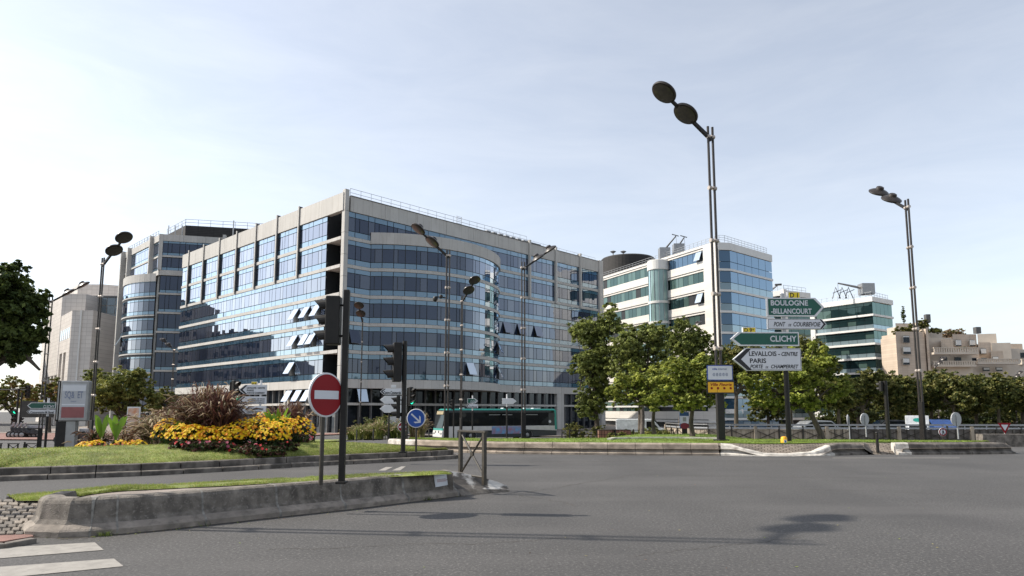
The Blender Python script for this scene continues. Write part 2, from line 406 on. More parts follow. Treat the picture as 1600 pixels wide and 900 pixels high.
# ================================================================== GROUND
def lerp_path(ctrl, x):
    for (a, pa), (b, pb) in zip(ctrl, ctrl[1:]):
        if x <= b: 
            t = (x-a)/(b-a); return pa.lerp(pb, t)
    return ctrl[-1][1]
mb = MB()
xs = [-1500, -600, -250, -120, -80, -60, -45]+[x*1.5 for x in range(-26, 31)]+[50, 60, 80, 120, 200, 600, 1500]
ys = [-300, -60, -15, 0]+[y*2 for y in range(2, 50)]+[110, 140, 180, 260, 500, 1000, 3000]
for i in range(len(xs)-1):
    for j in range(len(ys)-1):
        q = [(xs[i], ys[j]), (xs[i+1], ys[j]), (xs[i+1], ys[j+1]), (xs[i], ys[j+1])]
        mb.face([(x, y, gz(x, y)) for x, y in q], 'asphalt')
structure(mb, 'road')
def patch(name, poly, m, dz=.01, n=14, kind='structure'):
    """sheet following the ground: grid clipped to a quad given by front and back curves"""
    (a, b), (c, d) = poly; mb = MB()
    a, b, c, d = map(lambda p: Vector((p[0], p[1], 0)), (a, b, c, d))
    def P(s, t): q = a.lerp(b, s).lerp(c.lerp(d, s), t); return (q.x, q.y, gz(q.x, q.y)+dz)
    for i in range(n):
        for j in range(n): mb.face([P(i/n, j/n), P((i+1)/n, j/n), P((i+1)/n, (j+1)/n), P(i/n, (j+1)/n)], m)
    o = mb.build(name); o['kind'] = kind; return o
# pavements and planted strips round the far buildings
patch('pavement', (((-70, 84), (90, 84)), ((-140, 300), (200, 300))), 'paving', .13)
patch('pavement', (((-60, 60), (-24, 55)), ((-90, 84), (-14, 84))), 'red_paving', .10)
patch('verge', (((-14, 48.5), (-6.5, 50)), ((-18, 57), (-9, 57))), 'lawn', .09)
patch('verge', (((5.5, 56), (24, 52)), ((6, 68), (60, 66))), 'lawn', .09)
patch('path', (((5, 50.5), (14, 51)), ((5, 55.5), (15, 54.8))), 'red_paving', .07)
patch('road_surface_far', (((16, 48), (90, 46)), ((20, 51.5), (110, 51.5))), 'asphalt', .012)

# cracks and a sealed joint in the asphalt
def crack(p0, p1, seed, w_=.006, wob=.12):
    r = random.Random(seed); mb = MB(); n = 40; prev = None; o = 0
    for k in range(n+1):
        q = Vector(p0).lerp(Vector(p1), k/n); o += r.gauss(0, wob*.25); o *= .93; t = (Vector(p1)-Vector(p0)).normalized(); nn = Vector((-t.y, t.x, 0)); q = q+nn*o; ww = w_*r.uniform(.4, 1.5)
        cur = (q-nn*ww, q+nn*ww)
        if prev: mb.face([(v.x, v.y, .004) for v in (prev[0], cur[0], cur[1], prev[1])], 'joint')
        prev = cur
    structure(mb, 'asphalt_crack', fix=False)
for k, (a, b, w_) in enumerate((((770, 722), (1010, 721), .02), ((815, 770), (1000, 742), .008), ((812, 774), (905, 790), .007), ((1000, 742), (1420, 748), .008), ((420, 858), (900, 842), .005), ((1150, 762), (1590, 775), .008), ((980, 870), (1240, 838), .004))):
    crack(G(*a), G(*b), 500+k, w_)
# painted markings
def paint(pts, name='crosswalk_stripe', z=.006):
    mb = MB(); mb.face([(p[0], p[1], gz(p[0], p[1])+z) for p in pts], 'road_paint'); return structure(mb, name)
paint([G(-160, 866), G(148, 848), G(162, 860), G(-160, 886)])
paint([G(-160, 898), G(178, 873.5), G(193, 885.5), G(-160, 920)])
paint([G(-160, 937), G(215, 905), G(235, 920), G(-160, 962)])
for a in ([(591, 735.5), (603, 730), (614, 730), (602, 735.5)], [(612, 735.5), (627, 729), (634, 729), (625, 735.5)]): paint([G(*p) for p in a], 'road_marking')
paint([G(1300, 716), G(1302, 715.5), G(1500, 715.5), G(1500, 716)], 'road_marking')

# ------------------------------------------------------------------ island A : the near separator
PROF = [(0, -.03), (0, .075), (.025, .10), (.12, .15), (.165, .21), (.20, .41), (.225, .45), (.27, .475), (.46, .475), (.49, .40), (.49, -.03)]
pathA = [(62, Vector((-6.93, 10.25, 0))), (66, Vector((-6.80, 9.68, 0))), (80, Vector((-6.42, 9.25, 0))), (100, Vector((-5.92, 9.16, 0))), (140, G(140, 839)), (240, G(240, 830)), (400, G(400, 812)), (540, G(540, 797)), (720, G(720, 775))]
def sweep(mb, P, prof, mfun, sc_=None, off=None):
    """P: points on the road edge, walking so that 'inward' is to the left"""
    rows = []
    for i, p in enumerate(P):
        t = (P[min(i+1, len(P)-1)]-P[max(i-1, 0)]); t.z = 0; t.normalize(); n = Vector((-t.y, t.x, 0))
        k = sc_[i] if sc_ else 1
        kx = off[i] if off else 1
        rows.append([(p.x+n.x*o*kx, p.y+n.y*o*kx, p.z+z*(k if z > 0 else 1)) for o, z in prof])
    for a, b in zip(rows, rows[1:]):
        for j in range(len(prof)-1): mb.face([a[j], b[j], b[j+1], a[j+1]], mfun(j))
    mb.face(rows[0], mfun(5)); mb.face(list(reversed(rows[-1])), mfun(5))
rootA = thing('concrete_kerb', 'low grey concrete traffic island kerb in the foreground with a white notice on it', 'kerb', (-3.5, 11, 0))
OA = rootA.location
joints = [62, 140, 182, 318, 436, 540, 632, 716]
gap = .9
for a, b in zip(joints, joints[1:]):
    m = MB(); n = 8; P = []
    for k in range(n+1):
        P.append(lerp_path(pathA, a+gap+(b-a-2*gap)*k/n))
    if a == 62: P = [lerp_path(pathA, x) for x in (62, 66, 70, 76, 80, 88, 94, 100, 110, 125, 139)]
    sweep(m, P, PROF, lambda j: 'concrete_foot' if j < 3 else 'concrete')
    m.build('kerb_block', rootA, origin=OA, bevel=0)
for x in joints[1:]:
    m = MB(); P = [lerp_path(pathA, x-gap-.8), lerp_path(pathA, x), lerp_path(pathA, x+gap+.6)]
    sweep(m, P, [(o+(.004 if o > .3 else -.004), z+.003) for o, z in PROF[:-1]], lambda j: 'mortar'); m.build('mortar_joint', rootA, origin=OA)
# nose with its thin rear lip
a5 = G(720, 775); nose = G(797, 768)
m = MB()
Pn = [a5, a5.lerp(nose, .3), a5.lerp(nose, .6), a5.lerp(nose, .85), nose]
prof_n = [(-.02, -.03), (.0, .02), (.10, .12), (.28, .20), (.40, .30), (.55, .46), (.63, .475), (.68, .46), (.70, -.03)]
sweep(m, Pn, prof_n, lambda j: 'plaster' if j in (2, 3, 4) else 'concrete', [1, .84, .64, .42, .22], [1, .8, .56, .34, .16]); m.build('kerb_nose', rootA, origin=OA)
# white plaster smear on the nose
# island surface and grass strip
back = [(-120, 786), (10, 776), (120, 769), (260, 759), (400, 750.5), (560, 742.5), (690, 738.5), (708, 739)]
def pathoff(ctrl, x, o):
    p = lerp_path(ctrl, x); q = lerp_path(ctrl, x+2) if x < 716 else p+(p-lerp_path(ctrl, x-2)); t = (q-p).normalized(); return p+Vector((-t.y, t.x, 0))*o
front = [pathoff(pathA, x, .44) for x in (100, 200, 300, 400, 500, 600, 700)]
zA = lambda x: .24+.21*smooth01(-20, 230, x)
backp = [G(x, y, zA(x)) for x, y in back]
def strip(name, Fp, Bp, zf, mfun, n=60, t=8):
    def ev(P, s):
        k = s*(len(P)-1); i = min(int(k), len(P)-2); return Vector(P[i]).lerp(Vector(P[i+1]), k-i)
    mb = MB()
    def V(i, j):
        s = i/n; q = ev(Fp, s).lerp(ev(Bp, s), j/t); return (q.x, q.y, zf(s, j/t, q))
    for i in range(n):
        for j in range(t): mb.face([V(i, j), V(i+1, j), V(i+1, j+1), V(i, j+1)], mfun(i/n, j/t))
    return mb, ev
# paved core right behind the blocks
mb, _ = strip('x', front, [G(70, 774, zA(70))]+backp[2:], lambda s, t, q: min(.445, zA(800+q.x/q.y*1074)+.0)+.004*mnoise.noise(q*3), lambda s, t: 'paving'); 
for k in range(1, len(backp)-1):
    a, b = backp[k], backp[k+1]; mb.face([(a.x, a.y, -.02), (b.x, b.y, -.02), (b.x, b.y, b.z), (a.x, a.y, a.z)], 'kerb_stone')
structure(mb, 'island_pavement', fix=False)
gf = [G(25, 784.5, zA(25)), G(95, 784, zA(95)), G(140, 775, zA(140)), G(190, 769, zA(190)), G(340, 759.5, .46), G(450, 753.5, .46), G(600, 745.5, .46), G(706, 740.5, .46)]
gb = [G(10, 776, zA(10)), G(120, 768.5, zA(120)), G(260, 758.5, .46), G(400, 750, .46), G(560, 742, .46), G(690, 737.5, .46)]
mb, evA = strip('x', gf, gb, lambda s, t, q: min(.458, zA(800+q.x/q.y*1074)+.012)+.02*math.sin(PI*t), lambda s, t: 'lawn'); structure(mb, 'grass_strip', fix=False)
def blades(name, pts, hmin, hmax, wd, mats_, label, seed=1, cat='grass'):
    r = random.Random(seed); mb = MB()
    for (x, y, z) in pts:
        a = r.uniform(0, 2*PI); h = r.uniform(hmin, hmax); dx, dy = math.cos(a)*wd, math.sin(a)*wd
        lx, ly = r.gauss(0, .5)*h, r.gauss(0, .5)*h
        mb.face([(x-dx, y-dy, z), (x+dx, y+dy, z), (x+lx, y+ly, z+h)], r.choice(mats_))
    o = mb.build(name, fix=False); tag(o, label, cat, kind='stuff'); return o
r_ = random.Random(3)
pts = []
for k in range(26000):
    s, t = r_.random(), r_.random(); q = evA(gf, s).lerp(evA(gb, s), t); 
    if mnoise.noise(q*2.2) > -.28: pts.append((q.x, q.y, min(.462, zA(800+q.x/q.y*1074)+.016)))
blades('grass', pts, .015, .05, .004, ['blade', 'blade', 'blade', 'blade_dry'], 'short grass on the near traffic island strip', 5)

# ramp of setts, pink slab and kerb stones at the left end
def tri_plane(a, b, c, d, s, t): return a.lerp(b, s).lerp(d.lerp(c, s), t)
ra, rb, rc, rd = G(-150, 842, .03), G(64, 835, .03), G(96, 784, .30), G(-150, 776, .16)
mb = MB()
for i in range(8):
    for j in range(8): mb.face([tuple(tri_plane(ra, rb, rc, rd, *c)+Vector((0, 0, -.012))) for c in ((i/8, j/8), ((i+1)/8, j/8), ((i+1)/8, (j+1)/8), (i/8, (j+1)/8))], 'joint')
structure(mb, 'ramp_bed', fix=False)
mb = MB(); nr, ncol = 11, 15
for i in range(ncol):
    for j in range(nr):
        off = .5 if j % 2 else 0
        s0, s1 = (i+off)/ncol, (i+off+1)/ncol; t0, t1 = j/nr, (j+1)/nr
        if s1 > 1.0: continue
        g = .06; P = []
        cs = [(s0+g/ncol*1.0, t0+g/nr), (s1-g/ncol, t0+g/nr), (s1-g/ncol, t1-g/nr), (s0+g/ncol, t1-g/nr)]
        h = R.uniform(-.008, .012)
        bot = [tri_plane(ra, rb, rc, rd, *c) for c in cs]; cen = sum(bot, Vector())/4
        for q in bot: P.append((q.x, q.y, q.z-.03))
        for q in bot: q2 = q.lerp(cen, .12); P.append((q2.x+R.uniform(-.006, .006), q2.y+R.uniform(-.006, .006), q2.z+.012+h))
        mb.hexa(P, R.choice(['sett', 'sett', 'sett_dark']))
structure(mb, 'setts', bevel=.008)
mb = MB(); mb.prism([G(-150, 857), G(5, 850), G(52, 842), G(40, 828), G(-150, 845)], -.02, .035, 'red_paving'); structure(mb, 'tactile_slab')
mb = MB()
for (x0, y0, x1, y1) in ((-150, 868, -60, 863), (-59, 863, 8, 857.5), (9, 857.5, 58, 848)):
    a, b = G(x0, y0), G(x1, y1); t = (b-a).normalized(); n = Vector((-t.y, t.x, 0))*.12
    mb.prism([a, b, b+n, a+n], -.02, .06, 'kerb_stone')
structure(mb, 'kerb_stones', bevel=.015)

# dirt line and litter in the gutter
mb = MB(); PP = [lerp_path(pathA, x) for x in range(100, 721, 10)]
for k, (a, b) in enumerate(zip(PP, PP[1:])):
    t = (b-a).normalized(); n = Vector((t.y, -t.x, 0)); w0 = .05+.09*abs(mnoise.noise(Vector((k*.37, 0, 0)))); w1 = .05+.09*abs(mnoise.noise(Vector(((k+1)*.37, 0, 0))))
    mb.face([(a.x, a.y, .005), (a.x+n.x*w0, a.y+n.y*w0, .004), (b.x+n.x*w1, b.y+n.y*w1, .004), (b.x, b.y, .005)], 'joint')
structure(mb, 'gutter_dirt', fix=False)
mb = MB(); rl_ = random.Random(77)
for k in range(260):
    x = rl_.uniform(90, 800); p = lerp_path(pathA, x) if rl_.random() < .75 else G(rl_.uniform(300, 1500), rl_.uniform(730, 890)); o = abs(rl_.gauss(0, .14)); s_ = rl_.uniform(.008, .024); a = rl_.uniform(0, 6)
    c = Vector((p.x+o*.667, p.y-o*.745, .008)); u = Vector((math.cos(a), math.sin(a), .15))*s_; v = Vector((-math.sin(a), math.cos(a), .1))*s_*.6
    mb.face([c-u, c-v, c+u, c+v], rl_.choice(['blade_dry', 'grass_brown', 'blade', 'soil']))
o = mb.build('fallen_leaves', fix=False); tag(o, 'scattered dry leaves and litter on the asphalt by the near kerb', 'litter', kind='stuff')
pts = []
for (x, n_) in ((165, 60), (162, 40), (318, 12), (660, 30), (662, 20)):
    p = lerp_path(pathA, x)
    for k in range(n_): pts.append((p.x+rl_.gauss(.02, .05), p.y+rl_.gauss(-.02, .05), .004))
blades('weeds', pts, .03, .09, .004, ['blade', 'hedge_leaf'], 'tufts of weeds growing at the foot of the near kerb', 31)

# notice on the kerb
a = lerp_path(pathA, 684); b = lerp_path(pathA, 711); t = (b-a).normalized(); n = Vector((-t.y, t.x, 0))
rt = thing('notice_plate', 'small white paper notice stuck on the near concrete kerb', 'notice', (a.x+n.x*.165, a.y+n.y*.165, .20), math.atan2(t.y, t.x))
m = MB(); L = (b-a).length
m.hexa([(0, -.02, .0), (L, -.02, .02), (L, -.01, .02), (0, -.01, 0), (-.02, .012, .235), (L-.02, .012, .255), (L-.02, .022, .255), (-.02, .022, .235)], 'sign_white'); m.build('plate', rt)
m = MB()
for k, (z, c, l) in enumerate([(.20, 'grey_text', .5), (.13, 'sign_red', .55), (.11, 'sign_red', .68), (.09, 'sign_red', .6)]):
    y = -.02+.032*z/.235-.003
    m.face([(L*.12, y, z), (L*(.12+l), y, z+.006), (L*(.12+l), y+.001, z+.013), (L*.12, y+.001, z+.007)], c)
m.build('printed_lines', rt, fix=False)

# ------------------------------------------------------------------ island B : lawn roundabout with two-step kerb
kB = [G(-170, 766), G(-60, 757.5), G(0, 752), G(120, 748), G(240, 743), G(360, 736.5), G(480, 729), G(600, 723), G(680, 719), G(712, 717), Vector((-1.75, 24.4, 0)), Vector((-1.95, 24.9, 0)), Vector((-2.6, 25.7, 0)), Vector((-3.8, 26.6, 0)), Vector((-6, 27, 0)), Vector((-8.5, 26.2, 0)), Vector((-11, 23.8, 0)), Vector((-14, 21.5, 0)), Vector((-19, 19.8, 0))]
def resample(P, step):
    out = [P[0].copy()]; acc = 0
    for a, b in zip(P, P[1:]):
        L = (b-a).length; s = step-acc
        while s < L: out.append(a.lerp(b, s/L)); s += step
        acc = L-(s-step)
    return out
PB = resample(kB, .25)
def kerb_ring(P, o0, o1, z0, z1, every, m1, name):
    mb = MB(); 
    for i in range(0, len(P)-every, every):
        seg = P[i:i+every+1]
        rows = []
        for k, p in enumerate(seg):
            t = (P[min(i+k+1, len(P)-1)]-P[max(i+k-1, 0)]); t.z = 0; t.normalize(); n = Vector((-t.y, t.x, 0))
            e = t*(.012 if k == 0 else (-.012 if k == len(seg)-1 else 0)); p = p+e
            rows.append([(p.x+n.x*o, p.y+n.y*o, z) for o, z in ((o0, z0), (o0, z1-.02), (o0+.02, z1), (o1, z1), (o1, z0))])
        for a, b in zip(rows, rows[1:]):
            for j in range(4): mb.face([a[j], b[j], b[j+1], a[j+1]], m1)
        mb.face(rows[0], m1); mb.face(list(reversed(rows[-1])), m1)
    return structure(mb, name)
kerb_ring(PB, 0, .32, -.02, .12, 4, 'kerb_stone', 'kerb')
kerb_ring(PB, .30, .55, -.02, .29, 4, 'kerb_stone', 'kerb_upper')
def inset(P, d):
    o = []
    for i, p in enumerate(P):
        t = (P[min(i+1, len(P)-1)]-P[max(i-1, 0)]); t.z = 0; t.normalize(); o.append(p+Vector((-t.y, t.x, 0))*d)
    return o
front_B = inset([p for p in kB[:10]], .5)
back_B = inset([kB[18], kB[17], kB[16], kB[15], kB[14], kB[13], kB[12], kB[11], kB[10], kB[9]], -.5)
def lawnB_z(t): return .275+.36*math.sin(PI*min(1, max(0, t)))**.8
def lawnB_s(s, t): return .275+(lawnB_z(t)-.275)*(1-.85*smooth01(.45, .85, s))
mb, evB = strip('x', front_B, back_B, lambda s, t, q: lawnB_s(s, t), lambda s, t: 'lawn', 70, 14)
for f in range(1): structure(mb, 'lawn', fix=False, smooth=True)
pts = []
for k in range(60000):
    s, t = r_.random()**.8, r_.random()**1.3
    q = evB(front_B, s).lerp(evB(back_B, s), t)
    pts.append((q.x, q.y, lawnB_s(s, t)))
blades('grass', pts, .02, .045, .006, ['blade', 'blade', 'blade_dry'], 'mown grass covering the flower bed island', 8)
def lawnB_at(x, y):
    best = None
    for i in range(60):
        s = i/59; a = evB(front_B, s); b = evB(back_B, s); ab = b-a
        t = ((x-a.x)*ab.x+(y-a.y)*ab.y)/max(1e-6, ab.x**2+ab.y**2); q = a+ab*t; d = (q.x-x)**2+(q.y-y)**2
        if best is None or d < best[0]: best = (d, lawnB_s(s, min(1, max(0, t))))
    return best[1]

# ------------------------------------------------------------------ island C : the far long separator
pathC = [(x, G(x, y)) for x, y in ((600, 702), (625, 703.5), (690, 706.3), (780, 709), (900, 710.5), (1000, 711.3), (1125, 712))]
rootC = thing('concrete_kerb', 'long sunlit beige concrete kerb on the far side of the junction', 'kerb', (3, 27, 0)); OC = rootC.location
PROFC = [(o, z*.93) for o, z in PROF]
nb = 12
for k in range(nb):
    a = 600+(1125-600)*k/nb; b = 600+(1125-600)*(k+1)/nb
    m = MB(); P = [lerp_path(pathC, a+.35+(b-a-.7)*j/4) for j in range(5)]
    sweep(m, P, PROFC, lambda j: ('white_kerb' if k == 0 else 'beige_concrete')); m.build('kerb_block', rootC, origin=OC)
pc2 = [(x, G(x, y)) for x, y in ((1126, 712), (1140, 712.3), (1165, 713), (1200, 713.5), (1240, 713.3), (1280, 712.8), (1305, 712), (1330, 711.2), (1356, 710.6))]
m = MB(); P = [p for _, p in pc2]
sweep(m, P[:7], PROFC, lambda j: 'white_kerb', [1, .95, .6, .25, .2, .35, .85]); m.build('sloping_kerb', rootC, origin=OC)
m = MB(); sweep(m, [P[6], P[6].lerp(P[7], .5), P[7], P[8]], PROFC, lambda j: 'kerb_stone', [.86, .96, .95, .85]); m.build('kerb_block', rootC, origin=OC)
pc3 = [(x, G(x, y)) for x, y in ((1404, 710.6), (1425, 710.6), (1470, 710.4), (1520, 710), (1565, 709.5), (1588, 709))]
rootD = thing('concrete_kerb', 'dark stained concrete kerb with a whitewashed end on the right of the far island', 'kerb', (17, 26.8, 0)); OD = rootD.location
m = MB(); sweep(m, [p for _, p in pc3[:2]], PROFC, lambda j: 'white_kerb'); m.build('whitewashed_end', rootD, origin=OD)
for k in range(1, 5):
    m = MB(); sweep(m, [pc3[k][1].lerp(pc3[k+1][1], .01), pc3[k][1].lerp(pc3[k+1][1], .5), pc3[k][1].lerp(pc3[k+1][1], .99)], PROFC, lambda j: 'kerb_stone', [.95, .95, .93 if k < 4 else .7]); m.build('kerb_block', rootD, origin=OD)
# surfaces of island C
allC = [p for _, p in pathC]+P+[p for _, p in pc3]
f1 = inset(allC, .44)
f2 = inset(allC, 1.5)
def cz(s, t, q):
    # low where the setts come down to the road (x px 1150-1290 and 1360-1403)
    px = 800+q.x/q.y*1074; low = 1-.85*max(smooth01(1140, 1190, px)*(1-smooth01(1275, 1305, px)), .8*smooth01(1346, 1356, px)*(1-smooth01(1398, 1410, px)))
    return .405*(low+(1-low)*smooth01(0, 1, t))
mb, _ = strip('x', inset(allC, .03), f2, lambda s, t, q: cz(s, max(0, (t-.25)/.75), q) if t > .2 else cz(s, 0, q)*(.03 if 1358 < 800+q.x/q.y*1074 < 1404 else .6), lambda s, t: 'sett_brick', 150, 8)
mat('sett_brick', (.27, .225, .18), .85, scale=3, var=.25, bump=.4); panel_lines('sett_brick', (.22, .13), .018, (.3, .28, .26), direction='XY', rot=.35)
mb.v = [(v[0], v[1], v[2]-.006) for v in mb.v]
structure(mb, 'setts', fix=False)
lf = inset(allC, 1.35)
lb = [Vector((-4.6, 31.5, 0)), Vector((-2, 31.5, 0)), Vector((1, 31.5, 0)), Vector((4.3, 32.2, 0)), Vector((4.8, 34, 0)), Vector((6.5, 37.6, 0)), Vector((9, 38.6, 0)), Vector((11.5, 38.2, 0)), Vector((14, 36.6, 0)), Vector((16, 35.4, 0)), Vector((18.5, 33.6, 0)), Vector((21.3, 30.2, 0))]
def cl(s, t, q):
    px = 800+q.x/q.y*1074; return .408+.02*math.sin(PI*t)-.2*smooth01(.94, 1, t)*(px < 1090)-.27*smooth01(1080, 1190, px)*smooth01(.1, 1, t)
def mC(s, t): return 'lawn_bright'
lf2 = [evB(lf, k/40) for k in range(41)]
mb, evC = strip('x', lf, lb, cl, mC, 90, 14); structure(mb, 'far_lawn', fix=False)
pts = []
for k in range(30000):
    s, t = r_.random(), r_.random()**1.2
    q = evC(lf, s).lerp(evC(lb, s), t); pts.append((q.x, q.y, cl(s, t, q)))
blades('grass', pts, .02, .05, .012, ['blade', 'blade'], 'bright mown grass on the far island', 9)
m = MB()
wk = [G(955, 687.5, .43), G(962, 686, .43), G(1000, 685.4, .43), G(1060, 685.2, .43), G(1120, 686, .43)]
for a, b in zip(wk, wk[1:]):
    t = (b-a).normalized(); n = Vector((-t.y, t.x, 0))*.18; m.prism([a, b, b+n, a+n], .38, .50, 'white_kerb')
structure(m, 'lawn_edging')
# dark low kerb wall at the far right
m = MB(); a, b = G(1540, 702), G(1700, 702)
a = Vector((24.5, 34, 0)); m.prism([(22.5, 33, 0), (40, 31.5, 0), (40, 32, 0), (22.5, 33.5, 0)], -.05, .55, 'concrete')
structure(m, 'kerb_far_right')

# ================================================================== BUILDINGS
PR = random.Random(21)
def pane(mb, O, d, n, u0, u1, z0, z1, o, m, gap=.045, jit=.004):
    u0 += gap; u1 -= gap; z0 += gap; z1 -= gap
    if u1-u0 < .05 or z1-z0 < .05: return
    a = PR.gauss(0, jit)*(u1-u0)/2; b = PR.gauss(0, jit)*(z1-z0)/2
    P = []
    for (u, z, su, sz) in ((u0, z0, -1, -1), (u1, z0, 1, -1), (u1, z1, 1, 1), (u0, z1, -1, 1)):
        q = O+d*u+n*(o+su*a+sz*b); P.append((q.x, q.y, z))
    if d.y*n.x-d.x*n.y < 0: P.reverse()
    mb.face(P, m)
def ribbon(mb, O, d, n, u0, u1, z0, w0, w1, z1, o=.14, narrow=1.1, wide=2.24, sp='spandrel', vis=('vision', 'vision', 'vision_pale'), jit=.004, split=True):
    P_ = narrow+wide; k = max(1, round((u1-u0)/P_)); f = (u1-u0)/(k*P_); u = u0
    for i in range(k):
        for wd, big in ((narrow*f, 0), (wide*f, 1)):
            if w0 > z0: pane(mb, O, d, n, u, u+wd, z0, w0, o, sp, jit=jit)
            if z1 > w1: pane(mb, O, d, n, u, u+wd, w1, z1, o, sp, jit=jit)
            if big and split:
                pane(mb, O, d, n, u, u+wd*.34, w0, w1, o, PR.choice(vis), jit=jit); pane(mb, O, d, n, u+wd*.34, u+wd, w0, w1, o, PR.choice(vis), jit=jit)
            else: pane(mb, O, d, n, u, u+wd, w0, w1, o, PR.choice(vis), jit=jit)
            u += wd
def finish_windows(wins, root, OO, name='window', cap=100):
    wins.sort(key=lambda w_: w_[0])
    for k, (dist, mb) in enumerate(wins[:cap]): mb.build(name, root, origin=OO, fix=False)
    if len(wins) > cap:
        r = MB()
        for _, mb in wins[cap:]: r.add(mb)
        o = r.build(name, root, origin=OO, fix=False); o['kind'] = 'stuff'
def railing(mb, pts, h=1.0, step=1.6, m='rail_metal', r=.03, mids=1):
    for a, b in zip(pts, pts[1:]):
        a = Vector(a); b = Vector(b); L = (b-a).length; n = max(1, round(L/step))
        for k in range(mids+1): z = Vector((0, 0, h*(k+1)/(mids+1))); mb.tube([a+z, b+z], r, m, 4, False)
        for k in range(n+1): p = a.lerp(b, k/n); mb.tube([p, p+Vector((0, 0, h))], r*.9, m, 4, False)
def open_window(root, OO, O, d, n, u, wd, ztop, h, ang=24, o=.2, m='open_pane'):
    """top hung casement tilted out, with its dark opening"""
    mb = MB(); a = rad(ang); ot = o+.02; ob = o+.02+h*math.sin(a); zb = ztop-h*math.cos(a)
    P = []
    for (uu, oo, z) in ((u, ob, zb), (u+wd, ob, zb), (u+wd, ob-.06, zb-.03), (u, ob-.06, zb-.03), (u, ot, ztop), (u+wd, ot, ztop), (u+wd, ot-.06, ztop), (u, ot-.06, ztop)):
        q = O+d*uu+n*oo; P.append((q.x, q.y, z))
    mb.hexa(P, m)
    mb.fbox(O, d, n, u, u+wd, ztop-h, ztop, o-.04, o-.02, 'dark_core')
    mb.build('open_window', root, origin=OO)
def dist_of(O, d, u, z): q = O+d*u; return math.sqrt(q.x**2+q.y**2+z*z)

